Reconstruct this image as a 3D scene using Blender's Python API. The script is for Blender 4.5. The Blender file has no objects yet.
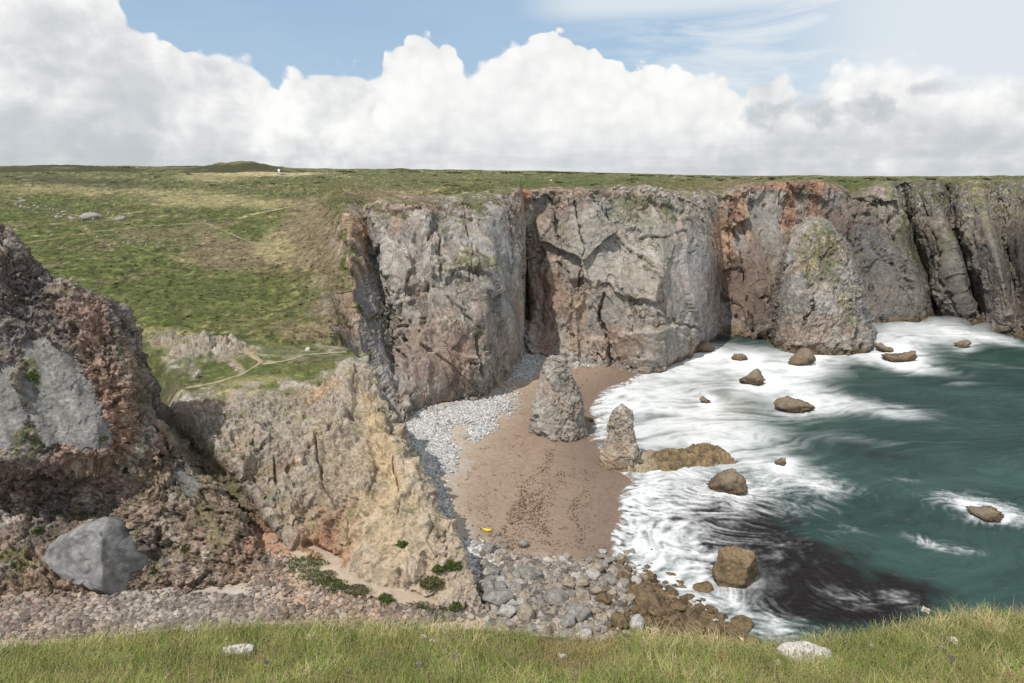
import bpy, math, random
import numpy as np
from mathutils import Vector, Matrix

# ------------------------------------------------------------------ camera, sky, sun
scene = bpy.context.scene
CAMZ = 42.0
PITCH = math.radians(13.94)
FPX = 24.0/36.0*1024
cam = bpy.data.cameras.new("camera")
cam.lens = 24.0; cam.sensor_width = 36.0; cam.clip_start = 0.1; cam.clip_end = 30000
camo = bpy.data.objects.new("camera", cam)
scene.collection.objects.link(camo)
camo.location = (0, 0, CAMZ)
camo.rotation_euler = (math.pi/2 - PITCH, 0, 0)
scene.camera = camo
scene.view_settings.view_transform = 'Standard'
scene.view_settings.look = 'None'
scene.view_settings.exposure = 0.0
scene.view_settings.gamma = 1.0
scene.view_settings.use_curve_mapping = False
scene.cycles.max_bounces = 6
scene.cycles.volume_bounces = 3
scene.cycles.transparent_max_bounces = 6

TOSUN = Vector((-0.44, -0.52, 1.0)).normalized()
SUN_EL = math.asin(TOSUN.z); SUN_AZ = math.atan2(TOSUN.x, TOSUN.y)
sun = bpy.data.lights.new("sun", 'SUN')
sun.energy = 4.3; sun.angle = math.radians(0.6); sun.color = (1.0, 0.95, 0.87)
suno = bpy.data.objects.new("sun", sun)
suno.rotation_euler = TOSUN.to_track_quat('Z', 'Y').to_euler()
suno.location = (0, 0, 200)
scene.collection.objects.link(suno)


class NT:
    """tiny node-tree helper"""
    def __init__(s, tree):
        s.t = tree; s.n = tree.nodes; s.l = tree.links
    def node(s, typ, **kw):
        nd = s.n.new(typ)
        for k, v in kw.items():
            setattr(nd, k, v)
        return nd
    def put(s, sock, v):
        if isinstance(v, (int, float)):
            sock.default_value = v
        elif isinstance(v, (tuple, list)):
            if len(v) == 3 and sock.type == 'RGBA': v = (*v, 1)
            sock.default_value = v
        else:
            s.l.new(v, sock)
    def m(s, op, a, b=None, c=None, clamp=False):
        nd = s.node('ShaderNodeMath', operation=op); nd.use_clamp = clamp
        s.put(nd.inputs[0], a)
        if b is not None: s.put(nd.inputs[1], b)
        if c is not None: s.put(nd.inputs[2], c)
        return nd.outputs[0]
    def vm(s, op, a, b):
        nd = s.node('ShaderNodeVectorMath', operation=op)
        s.put(nd.inputs[0], a); s.put(nd.inputs[1], b)
        return nd.outputs[0]
    def mix(s, fac, a, b, blend='MIX'):
        nd = s.node('ShaderNodeMix', data_type='RGBA', blend_type=blend)
        s.put(nd.inputs[0], fac); s.put(nd.inputs[6], a); s.put(nd.inputs[7], b)
        return nd.outputs[2]
    def noise(s, vec, scale, detail=4, rough=0.5, dist=0.0):
        nd = s.node('ShaderNodeTexNoise')
        s.put(nd.inputs['Vector'], vec)
        nd.inputs['Scale'].default_value = scale; nd.inputs['Detail'].default_value = detail
        nd.inputs['Roughness'].default_value = rough; nd.inputs['Distortion'].default_value = dist
        return nd.outputs[0]
    def ss(s, x, lo, hi, a=0.0, b=1.0):
        nd = s.node('ShaderNodeMapRange', interpolation_type='SMOOTHSTEP')
        s.put(nd.inputs[0], x)
        for i, v in enumerate((lo, hi, a, b)): s.put(nd.inputs[1+i], v)
        return nd.outputs[0]
    def attr(s, name, out='Color'):
        nd = s.node('ShaderNodeAttribute', attribute_name=name)
        return nd.outputs[out]
    def bump(s, h, strength, dist, nrm=None):
        nd = s.node('ShaderNodeBump')
        nd.inputs['Strength'].default_value = strength; nd.inputs['Distance'].default_value = dist
        s.put(nd.inputs['Height'], h)
        if nrm is not None: s.put(nd.inputs['Normal'], nrm)
        return nd.outputs[0]


# pixel helpers used to lay the place out in metres
cP, sP = math.cos(PITCH), math.sin(PITCH)
def tan_of(py):
    dy = (341.5 - py)/FPX
    return (dy*cP - sP)/(cP + dy*sP)
def V(px, py, Y):
    dy = (341.5 - py)/FPX
    return np.array([Y*((px-512)/FPX)/(cP + dy*sP), Y, CAMZ + Y*tan_of(py)])
def Z(px, py, z):
    return V(px, py, (z - CAMZ)/tan_of(py))
def YZ(px, Y, z):
    t = (z - CAMZ)/Y
    dy = (sP + t*cP)/(cP - t*sP)
    return np.array([Y*((px-512)/FPX)/(cP + dy*sP), Y, z])
def project(P):
    x, y, z = P[:, 0], P[:, 1], P[:, 2] - CAMZ
    d = np.maximum(y*cP - z*sP, 0.05)
    u = y*sP + z*cP
    return 512 + FPX*x/d, 341.5 - FPX*u/d


# world: Nishita sky with a bank of cumulus in it
def build_world():
    w = bpy.data.worlds.new("World"); scene.world = w; w.use_nodes = True
    t = NT(w.node_tree); t.n.clear()
    out = t.node('ShaderNodeOutputWorld')
    sky = t.node('ShaderNodeTexSky', sky_type='NISHITA')
    sky.sun_disc = False; sky.sun_elevation = SUN_EL; sky.sun_rotation = SUN_AZ
    sky.altitude = 40; sky.air_density = 1.0; sky.dust_density = 1.0; sky.ozone_density = 1.2
    skyc = sky.outputs[0]
    co = t.node('ShaderNodeTexCoord').outputs['Generated']
    sep = t.node('ShaderNodeSeparateXYZ'); t.put(sep.inputs[0], co)
    x, y, z = sep.outputs
    az = t.m('ARCTAN2', x, y)
    hyp = t.m('SQRT', t.m('ADD', t.m('MULTIPLY', x, x), t.m('MULTIPLY', y, y)))
    el = t.m('DIVIDE', z, t.m('MAXIMUM', hyp, 0.02))
    cmb = t.node('ShaderNodeCombineXYZ')
    t.put(cmb.inputs[0], az); t.put(cmb.inputs[1], t.m('MULTIPLY', el, 1.15)); cmb.inputs[2].default_value = 0.37
    p = cmb.outputs[0]
    # outline of the cumulus tops against azimuth
    pts = [(-140, -30), (0, -25), (70, -18), (108, -4), (122, 14), (150, 36), (175, 46), (205, 54), (235, 58), (255, 68), (264, 80),
           (272, 84), (285, 76), (305, 73), (328, 73), (345, 69), (356, 70), (366, 76), (374, 80), (382, 68), (390, 54), (402, 50),
           (412, 38), (424, 34), (434, 38), (446, 42), (455, 54), (462, 68), (470, 72), (480, 66), (500, 54), (520, 46),
           (532, 42), (545, 35), (560, 33), (576, 36), (590, 44), (602, 56), (616, 66), (640, 70), (660, 70), (685, 67), (715, 74),
           (736, 88), (744, 98), (752, 88), (764, 78), (778, 76), (790, 84), (800, 98), (815, 92), (832, 72), (870, 58), (900, 56), (930, 66), (970, 78),
           (1024, 70), (1150, 60)]
    fc = t.node('ShaderNodeFloatCurve')
    cu = fc.mapping.curves[0]
    vals = []
    for px, py in pts:
        dy = (341.5-py)/FPX
        a = ((px-512)/FPX)/(cP+dy*sP)
        A = math.atan(a); E = tan_of(py)*math.cos(A)
        vals.append(((A+1)/2, E/0.3))
    vals.sort()
    cu.points[0].location = (0, vals[0][1]); cu.points[1].location = (1, vals[-1][1])
    for v in vals:
        cu.points.new(*v)
    for q in cu.points: q.handle_type = 'AUTO_CLAMPED'
    fc.mapping.update()
    t.put(fc.inputs['Value'], t.m('MULTIPLY_ADD', az, 0.5, 0.5, clamp=True))
    env = t.m('MULTIPLY', fc.outputs[0], 0.3)
    # billowing: small rounded lobes
    def billow(vec, scale, seed):
        nd = t.node('ShaderNodeTexVoronoi', voronoi_dimensions='2D', feature='SMOOTH_F1')
        nd.inputs['Scale'].default_value = scale; nd.inputs['Smoothness'].default_value = 0.35
        t.put(nd.inputs['Vector'], t.vm('ADD', vec, (seed, seed*0.7, 0)))
        return t.m('SUBTRACT', 0.5, nd.outputs['Distance'])
    warp = t.node('ShaderNodeTexNoise'); warp.inputs['Scale'].default_value = 14; warp.inputs['Detail'].default_value = 5
    t.put(warp.inputs['Vector'], p)
    wv = t.vm('MULTIPLY', t.vm('SUBTRACT', warp.outputs['Color'], (0.5, 0.5, 0.5)), (0.035, 0.03, 0))
    pw = t.vm('ADD', p, wv)
    def cloud_field(vec):
        f = t.m('MULTIPLY', billow(vec, 20, 1.3), 0.022)
        f = t.m('ADD', f, t.m('MULTIPLY', billow(vec, 46, 4.1), 0.018))
        f = t.m('ADD', f, t.m('MULTIPLY', t.m('SUBTRACT', t.noise(vec, 60, 6, 0.6), 0.5), 0.013))
        return f
    f0 = cloud_field(pw)
    dens = t.m('SUBTRACT', t.m('ADD', env, f0), el)
    azr = t.ss(az, 0.28, 0.52)      # right side: softer, veiled cloud
    soft = t.m('ADD', t.m('MULTIPLY_ADD', azr, 0.022, 0.0035), t.m('MULTIPLY', t.ss(t.noise(p, 9, 3), .4, .7), .009))
    mask = t.ss(t.m('DIVIDE', dens, soft), -0.2, 1.0)
    # light and dark modelling inside the bank
    n1 = t.noise(pw, 7, 7, 0.58); n1b = t.noise(t.vm('ADD', pw, (-0.020, 0.030, 0)), 7, 7, 0.58)
    n2 = t.noise(pw, 20, 5, 0.55); n2b = t.noise(t.vm('ADD', pw, (-0.008, 0.014, 0)), 20, 5, 0.55)
    lit = t.m('ADD', t.m('MULTIPLY', t.m('SUBTRACT', n1, n1b), 1.5), t.m('MULTIPLY', t.m('SUBTRACT', n2, n2b), 0.45))
    lit = t.m('ADD', lit, t.m('MULTIPLY', t.m('SUBTRACT', n1, 0.5), -0.75))
    depth = t.ss(dens, 0.0, 0.085)                      # 0 at the tops, 1 deep in the bank
    central = t.m('MULTIPLY', t.ss(az, -0.24, -0.08), t.ss(az, 0.36, 0.2))
    left = t.ss(az, -0.28, -0.5)
    right = t.ss(az, 0.2, 0.42)
    lit = t.m('MULTIPLY', lit, t.m('MULTIPLY_ADD', central, -.55, .8))
    g = t.m('ADD', t.m('ADD', 0.97, lit), t.m('MULTIPLY', t.m('SUBTRACT', f0, .006), 5.0))
    g = t.m('SUBTRACT', g, t.m('MULTIPLY', depth, t.m('MULTIPLY_ADD', left, 0.15, t.m('MULTIPLY_ADD', right, 0.10, 0.02))))
    low = t.ss(el, 0.075, 0.012)
    g = t.m('SUBTRACT', g, t.m('MULTIPLY', low, t.m('MULTIPLY_ADD', t.noise(t.vm('MULTIPLY', p, (6, 60, 1)), 1.3, 4, .55), .3, .02)))
    # grey ragged scraps in front, right of centre
    def spot(azc, elc, ra, re):
        d = t.m('ADD', t.m('POWER', t.m('DIVIDE', t.m('ABSOLUTE', t.m('SUBTRACT', az, azc)), ra), 2.0), t.m('POWER', t.m('DIVIDE', t.m('ABSOLUTE', t.m('SUBTRACT', el, elc)), re), 2.0))
        return t.m('SUBTRACT', 1.0, d)
    def px2(px, py):
        dy = (341.5-py)/FPX; A = math.atan(((px-512)/FPX)/(cP+dy*sP)); return A, tan_of(py)*math.cos(A)
    scr = None
    for (px, py, ra, re) in ((835, 110, .075, .022), (940, 88, .035, .012), (760, 118, .035, .02)):
        s_ = t.m('ADD', spot(*px2(px, py), ra, re), t.m('MULTIPLY', t.m('SUBTRACT', t.noise(pw, 24, 6, 0.6), 0.5), 4.5))
        s_ = t.ss(s_, -0.2, 1.3)
        scr = s_ if scr is None else t.m('MAXIMUM', scr, s_)
    g = t.m('SUBTRACT', g, t.m('MULTIPLY', scr, 0.34))
    g = t.m('SMOOTH_MAX', g, 0.60, 0.35)
    g = t.m('SMOOTH_MIN', g, 1.03, 0.08)
    cool = t.ss(g, 1.0, 0.62)
    ccol = t.mix(cool, (1.0, 0.995, 0.985), (0.93, 0.98, 1.02))
    cgrey = t.node('ShaderNodeCombineXYZ')
    for i in range(3): t.put(cgrey.inputs[i], g)
    ccol = t.mix(1.0, ccol, cgrey.outputs[0], 'MULTIPLY')
    # thin high veil, denser up on the right
    stretch = t.vm('MULTIPLY', p, (3.0, 13.0, 1))
    vn = t.noise(stretch, 1.6, 6, 0.6, 0.6)
    veil = t.m('MULTIPLY', t.ss(vn, 0.36, 0.64), t.m('MULTIPLY_ADD', t.ss(az, 0.0, 0.34), 0.85, 0.06))
    veil = t.m('MAXIMUM', veil, t.m('MULTIPLY', t.ss(az, 0.24, 0.50), 0.92))
    veil = t.m('MAXIMUM', veil, t.m('MULTIPLY', t.m('MULTIPLY', t.ss(az, -0.02, 0.1), t.ss(el, 0.185, 0.215)), 0.85))
    veil = t.m('MAXIMUM', veil, t.ss(el, 0.075, 0.02, 0.0, 0.85))
    high = t.ss(t.noise(t.vm('MULTIPLY', co, (1, 1, 1.6)), 2.3, 6, 0.6), 0.47, 0.60)   # broken cloud over the rest of the sky
    veil = t.m('MAXIMUM', veil, t.m('MULTIPLY', t.m('MULTIPLY', high, 0.9), t.ss(el, 0.27, 0.5)))
    bg1 = t.node('ShaderNodeBackground'); t.put(bg1.inputs[0], skyc); bg1.inputs[1].default_value = 0.115
    hz = t.node('ShaderNodeBackground'); hz.inputs[0].default_value = (0.45, 0.635, 0.84, 1); hz.inputs[1].default_value = 0.95
    mx0 = t.node('ShaderNodeMixShader'); t.put(mx0.inputs[0], 0.55); t.l.new(bg1.outputs[0], mx0.inputs[1]); t.l.new(hz.outputs[0], mx0.inputs[2])
    bgv = t.node('ShaderNodeBackground'); bgv.inputs[0].default_value = (0.78, 0.84, 0.88, 1); bgv.inputs[1].default_value = 0.97
    bgc = t.node('ShaderNodeBackground'); t.put(bgc.inputs[0], ccol); bgc.inputs[1].default_value = 0.97
    mx1 = t.node('ShaderNodeMixShader'); t.put(mx1.inputs[0], veil); t.l.new(mx0.outputs[0], mx1.inputs[1]); t.l.new(bgv.outputs[0], mx1.inputs[2])
    mx2 = t.node('ShaderNodeMixShader'); t.put(mx2.inputs[0], mask); t.l.new(mx1.outputs[0], mx2.inputs[1]); t.l.new(bgc.outputs[0], mx2.inputs[2])
    t.l.new(mx2.outputs[0], out.inputs[0])
    w.cycles.sampling_method = 'MANUAL'; w.cycles.sample_map_resolution = 1024
build_world()

# ------------------------------------------------------------------ numpy noise
F32 = np.float32
def hash3(i, seed):
    h = (i[:, 0].astype(np.uint32)*np.uint32(374761393) + i[:, 1].astype(np.uint32)*np.uint32(668265263)
         + i[:, 2].astype(np.uint32)*np.uint32(2246822519) + np.uint32((seed*3266489917) & 0xffffffff))
    h = (h ^ (h >> np.uint32(15)))*np.uint32(2246822519)
    h = (h ^ (h >> np.uint32(13)))*np.uint32(3266489917)
    return h ^ (h >> np.uint32(16))
_rs = np.random.RandomState(5)
_G = _rs.normal(size=(256, 3)).astype(F32); _G /= np.linalg.norm(_G, axis=1)[:, None]
def perlin(p, seed=0):
    p = p.astype(F32); ip = np.floor(p).astype(np.int32); f = p - ip
    u = f*f*f*(f*(f*6-15)+10)
    out = np.zeros(len(p), F32)
    for dx in (0, 1):
        wx = u[:, 0] if dx else 1-u[:, 0]
        for dy in (0, 1):
            wy = wx*(u[:, 1] if dy else 1-u[:, 1])
            for dz in (0, 1):
                o = np.array([dx, dy, dz], np.int32)
                g = _G[hash3(ip+o, seed) & np.uint32(255)]
                d = f - o.astype(F32)
                out += wy*(u[:, 2] if dz else 1-u[:, 2])*(g*d).sum(1)
    return out*1.5
def fbm(p, octs=4, gain=0.5, seed=0):
    a, s, out = 1.0, 1.0, 0
    for k in range(octs):
        out = out + a*perlin(p*s+k*17.3, seed+k); a *= gain; s *= 2.03
    return out
def ridged(p, octs=3, seed=0):
    a, s, out = 1.0, 1.0, 0
    for k in range(octs):
        out = out + a*(1-2*np.abs(perlin(p*s+k*11.1, seed+k))); a *= 0.5; s *= 2.03
    return out
def worley(p, seed=0):
    p = p.astype(F32); ip = np.floor(p).astype(np.int32)
    n = len(p); d1 = np.full(n, 9, F32); d2 = d1.copy(); hid = np.zeros(n, np.uint32); vec = np.zeros((n, 3), F32)
    for dx in (-1, 0, 1):
        for dy in (-1, 0, 1):
            for dz in (-1, 0, 1):
                c = ip + np.array([dx, dy, dz], np.int32)
                h = hash3(c, seed)
                r = np.stack([(h & np.uint32(1023)), (h >> np.uint32(10)) & np.uint32(1023), (h >> np.uint32(20)) & np.uint32(1023)], 1).astype(F32)/1023
                v = p - c - r
                d = (v*v).sum(1)
                near = d < d1
                d2 = np.where(near, d1, np.minimum(d2, d))
                d1 = np.where(near, d, d1)
                hid = np.where(near, h, hid)
                vec = np.where(near[:, None], v, vec)
    return np.sqrt(d1), np.sqrt(d2), hid, vec
def facets(p, seed, tilt=0.9, crack=0.35):
    """angular blocks: every cell is a tilted plane, with a groove where two cells meet"""
    d1, d2, h, v = worley(p, seed)
    g = _G[h & np.uint32(255)]
    r = ((h >> np.uint32(8)) & np.uint32(255)).astype(F32)/255 - 0.5
    return r + tilt*(g*v).sum(1) - crack*np.clip(1-(d2-d1)/0.12, 0, 1), r
def smooth(x, a, b):
    t = np.clip((x-a)/(b-a), 0, 1); return t*t*(3-2*t)

def relief(p, L, seed, stretch=(1, 1, 0.55), dip=0.3, fine=1.0, joint=0.3, step=1.0):
    """broken limestone: tilted blocks at two sizes with stepped edges, thin joints, and fractal roughness"""
    ca, sa = math.cos(dip), math.sin(dip)
    q = np.stack([p[:, 0]*ca + p[:, 2]*sa, p[:, 1], -p[:, 0]*sa + p[:, 2]*ca], 1)*np.array(stretch)
    w = np.stack([fbm(q/(L*.7)+5*k, 4, .55, seed+k) for k in range(3)], 1)
    qa = q + w*L*.42; qb = q + w*L*.20
    fA, rA = facets(qa/L, seed+11, .75, 0.0)
    fB, rB = facets(qb/(L*.34), seed+12, .95, 0.06)
    fC, rC = facets((q+w*L*.05)/(L*.12), seed+13, 1.0, 0.10)
    j1 = np.abs(perlin((qa*np.array([1, 1, .45]))/(L*.55), seed+14)); j2 = np.abs(perlin((qa*np.array([.4, 1, 1.3]))/(L*.6)+7, seed+15))
    jm = np.maximum(smooth(j1, .05, .0)*smooth(perlin(q/(L*.9), seed+16), -.15, .25), smooth(j2, .045, 0)*smooth(perlin(q/(L*.9)+3, seed+17), -.1, .3))
    rough = fbm(qb/(L*.30), 5, .58, seed+18)
    d = step*(.17*L*fA + .085*L*fB + .030*L*fC*fine) + .052*L*rough*fine - joint*jm
    return d, rA, rB, rC, jm

# ------------------------------------------------------------------ mesh helpers
COLL = scene.collection
def tag(o, label=None, cat=None, group=None, kind=None):
    if label: o["label"] = label
    if cat: o["category"] = cat
    if group: o["group"] = group
    if kind: o["kind"] = kind
    return o
def mesh_np(name, verts, faces, mat, attrs=None, smooth_=True, parent=None):
    """faces: (n,3) or (n,4) array"""
    me = bpy.data.meshes.new(name)
    verts = np.asarray(verts, F32); faces = np.asarray(faces, np.int32)
    n, k = faces.shape
    me.vertices.add(len(verts)); me.vertices.foreach_set('co', verts.ravel())
    me.loops.add(n*k); me.loops.foreach_set('vertex_index', faces.ravel())
    me.polygons.add(n); me.polygons.foreach_set('loop_start', np.arange(0, n*k, k, dtype=np.int32))
    me.polygons.foreach_set('use_smooth', np.full(n, smooth_, bool))
    for an, av in (attrs or {}).items():
        if av.ndim == 2:
            a = me.color_attributes.new(an, 'FLOAT_COLOR', 'POINT')
            c = np.ones((len(av), 4), F32); c[:, :3] = av
            a.data.foreach_set('color', c.ravel())
        else:
            a = me.attributes.new(an, 'FLOAT', 'POINT'); a.data.foreach_set('value', av.astype(F32))
    me.update(calc_edges=True)
    me.materials.append(mat)
    o = bpy.data.objects.new(name, me); COLL.objects.link(o)
    if parent: o.parent = parent
    return o
def grid_faces(nr, nc):
    i = np.arange(nr*nc).reshape(nr, nc)
    return np.stack([i[:-1, :-1], i[:-1, 1:], i[1:, 1:], i[1:, :-1]], -1).reshape(-1, 4)
def grid_normals(P):
    du = np.gradient(P, axis=1); dv = np.gradient(P, axis=0)
    n = np.cross(du, dv); n /= np.maximum(np.linalg.norm(n, axis=-1, keepdims=True), 1e-9)
    return n
def pchip(y, xi):
    """monotone cubic through y[k] at k=0..K-1 (axis 0), evaluated at xi"""
    d = y[1:] - y[:-1]
    m = np.zeros_like(y)
    a, b = d[:-1], d[1:]
    same = (a*b) > 0
    m[1:-1] = np.where(same, 2*a*b/np.where(same, a+b, 1), 0)
    m[0] = d[0]; m[-1] = d[-1]
    k = np.clip(np.floor(xi).astype(int), 0, len(y)-2); t = (xi-k)
    t = t.reshape((-1,)+(1,)*(y.ndim-1))
    return (y[k]*(1+2*t)*(1-t)**2 + m[k]*t*(1-t)**2 + y[k+1]*t*t*(3-2*t) + m[k+1]*t*t*(t-1))
def seg_params(counts):
    out = []
    for k, n in enumerate(counts): out.append(k + np.arange(n)/n)
    return np.concatenate(out + [np.array([float(len(counts))])])
def ribbon(cols, row_counts, col_counts):
    C = np.array(cols, float)                       # (ncol, K, 4): x y z rock
    A = pchip(np.swapaxes(C, 0, 1), seg_params(row_counts))    # rows
    B = pchip(np.swapaxes(A, 0, 1), seg_params(col_counts))    # (ncols, nrows, 4)
    B = np.swapaxes(B, 0, 1)
    return B[..., :3], B[..., 3]
def zones(px, py, P, spots, seed):
    """blend soil, rock and some painted-shade colours round places on the surface, with ragged edges"""
    wob = fbm(P/5.0, 3, seed=seed)*0.55
    wob2 = fbm(P/1.5, 2, seed=seed+9)*0.35
    for (cx, cy, rx, ry, ang, col, st) in spots:
        a = math.radians(ang); ca, sa = math.cos(a), math.sin(a)
        dx, dy = px-cx, py-cy
        u = (dx*ca + dy*sa)/rx; v = (-dx*sa + dy*ca)/ry
        d = np.sqrt(u*u+v*v) + wob + wob2
        yield col, st*smooth(d, 1.35, 0.55)
def blend(col, c, w):
    return col*(1-w[:, None]) + np.array(c, F32)[None, :]*w[:, None]

# palette (linear albedo)
GREY = (.265, .24, .213); PALE = (.35, .322, .28); DARK = (.15, .13, .115); BROWN = (.26, .185, .135); OCHRE = (.42, .29, .175)
RED = (.31, .155, .095); ORANGE = (.38, .235, .145); TAN = (.47, .36, .245); PINK = (.33, .225, .175); BLACKISH = (.07, .05, .042); BLUEGREY = (.225, .225, .225)
GREEN = (.078, .092, .028); GREEN2 = (.120, .113, .046); STRAW = (.29, .245, .125); HEATH = (.070, .068, .034); SOIL = (.195, .145, .095)

def rock_color(P, r1, r2, seed, base=GREY, warm=0.5):
    n = len(P)
    c = np.tile(np.array(base, F32), (n, 1))
    lo = fbm(P/11.0, 4, seed=seed); mid = fbm(P/2.6, 4, 0.6, seed=seed+3)
    c = blend(c, BROWN, smooth(lo, 0.0, 0.6)*warm)
    c = blend(c, PINK, smooth(fbm(P/7.0+31, 3, seed=seed+5), 0.1, 0.6)*warm)
    c = blend(c, BLUEGREY, smooth(-lo, 0.1, 0.6)*0.6)
    c = blend(c, PALE, smooth(mid, 0.15, 0.6)*0.7)
    c *= (1 + 0.34*r1 + 0.26*r2)[:, None]
    streak = fbm(P*np.array([1/1.1, 1/1.1, 1/9.0]), 3, seed=seed+20)     # run-off stains
    c *= (1 + 0.14*streak)[:, None]
    return c
def grass_color(P, seed):
    n = len(P)
    a = fbm(P/np.array([28, 28, 12.]), 4, 0.55, seed); b = fbm(P/5.0, 4, 0.6, seed+4); d = fbm(P/1.3, 3, 0.6, seed+8)
    c = np.tile(np.array(GREEN, F32), (n, 1))
    c = blend(c, GREEN2, smooth(a+0.5*b, -0.25, 0.5))
    c = blend(c, STRAW, smooth(0.5*a+b+0.4*d, 0.42, 1.05)*0.65)
    c = blend(c, SOIL, smooth(-a*0.5-b+0.3*d, 0.45, 1.0)*0.55)
    c = blend(c, STRAW, smooth(fbm(P*np.array([1/2.2, 1/1.1, 1.]), 3, .6, seed+12), .25, .8)*.45)
    c *= (1+0.42*d+0.2*b)[:, None]
    return c

# ------------------------------------------------------------------ materials
def mat_ground(name, fine=1.0, bump=1.0, rough=0.92, amt=1.0):
    m = bpy.data.materials.new(name); m.use_nodes = True
    t = NT(m.node_tree); b = t.n['Principled BSDF']
    co = t.node('ShaderNodeNewGeometry').outputs['Position']
    col = t.attr('Col')
    n1 = t.noise(co, 1.6*fine, 6, 0.62); n2 = t.noise(co, 7.0*fine, 5, 0.6)
    f = t.m('MULTIPLY', t.ss(n1, 0.34, 0.66, 1-.36*amt, 1+.34*amt), t.ss(n2, 0.34, 0.66, 1-.28*amt, 1+.26*amt))
    rk = t.attr('rock', 'Fac')
    calm = t.m('MULTIPLY_ADD', t.m('ABSOLUTE', t.m('SUBTRACT', rk, .5)), .9, .55)
    f = t.m('MULTIPLY_ADD', t.m('SUBTRACT', f, 1.0), calm, 1.0)
    fc = t.node('ShaderNodeCombineXYZ')
    for i in range(3): t.put(fc.inputs[i], f)
    c = t.mix(1.0, col, fc.outputs[0], 'MULTIPLY')
    # pale lichen flecks and dark joints, on rock only
    fl = t.m('MULTIPLY', t.ss(t.noise(co, 3.2*fine, 4, 0.65), 0.60, 0.68), rk)
    c = t.mix(t.m('MULTIPLY', fl, 0.45), c, (.50, .47, .41))
    wp = t.node('ShaderNodeTexNoise'); wp.inputs['Scale'].default_value = 0.5*fine; wp.inputs['Detail'].default_value = 4; t.put(wp.inputs['Vector'], co)
    vw = t.vm('ADD', t.vm('MULTIPLY', co, (1, 1, 0.6)), t.vm('MULTIPLY', wp.outputs['Color'], (1.6/fine, 1.6/fine, 1.6/fine)))
    vo = t.node('ShaderNodeTexVoronoi', feature='DISTANCE_TO_EDGE'); vo.inputs['Scale'].default_value = 0.62*fine; t.put(vo.inputs['Vector'], vw)
    crk = t.m('MULTIPLY', t.ss(vo.outputs[0], 0.05, 0.0), t.m('MULTIPLY', rk, t.ss(t.noise(co, 0.35*fine, 2), 0.45, 0.6)))
    c = t.mix(t.m('MULTIPLY', crk, 0.25), c, (.085, .07, .058))
    t.put(b.inputs['Base Color'], c)
    b.inputs['Roughness'].default_value = rough
    b.inputs['Specular IOR Level'].default_value = 0.2
    h = t.m('ADD', t.m('MULTIPLY', n1, 1.0), t.m('MULTIPLY', n2, 0.4))
    soft_ = t.m('MULTIPLY_ADD', t.m('ABSOLUTE', t.m('SUBTRACT', rk, .5)), 1.5, .25)      # planed faces carry rock about .5
    h = t.m('MULTIPLY', h, soft_)
    h = t.m('SUBTRACT', h, t.m('MULTIPLY', crk, 0.25))
    t.put(b.inputs['Normal'], t.bump(h, 0.8*bump, 0.45/fine))
    return m
M_LAND = mat_ground('limestone_and_turf', 0.62, .85, .92, .8)
M_NEAR = mat_ground('broken_limestone', 1.8, 1.0)
M_SPUR = mat_ground('conglomerate', 1.7, 0.75, .92, .75)
M_SAND = mat_ground('sand', 1.3, 0.12, 0.8, .22)
M_STONE = mat_ground('stone', 2.0, 0.7, .92, .6)
def mat_attr(name, rough=0.9, trans=0.0, noise=0.0, fine=4.0):
    m = bpy.data.materials.new(name); m.use_nodes = True
    t = NT(m.node_tree); b = t.n['Principled BSDF']
    c = t.attr('Col')
    b.inputs['Roughness'].default_value = rough; b.inputs['Specular IOR Level'].default_value = 0.2
    if noise:
        f = t.ss(t.noise(t.node('ShaderNodeNewGeometry').outputs['Position'], fine, 4, 0.6), 0.25, 0.75, 1-noise, 1+noise)
        fc = t.node('ShaderNodeCombineXYZ')
        for i in range(3): t.put(fc.inputs[i], f)
        c = t.mix(1.0, c, fc.outputs[0], 'MULTIPLY')
    t.put(b.inputs['Base Color'], c)
    if trans:
        tr = t.node('ShaderNodeBsdfTranslucent'); t.put(tr.inputs[0], c)
        mx = t.node('ShaderNodeMixShader'); mx.inputs[0].default_value = trans
        out = t.n['Material Output']
        t.l.new(b.outputs[0], mx.inputs[1]); t.l.new(tr.outputs[0], mx.inputs[2]); t.l.new(mx.outputs[0], out.inputs[0])
    return m
M_LEAF = mat_attr('leaves', 0.7, 0.25)
M_GRASS = mat_attr('grass_blades', 0.75, 0.3)
M_PEB = mat_attr('pebble_stone', 0.85, 0.0, 0.25)
M_PLAIN = mat_attr('painted', 0.6, 0.0, 0.12)

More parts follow.
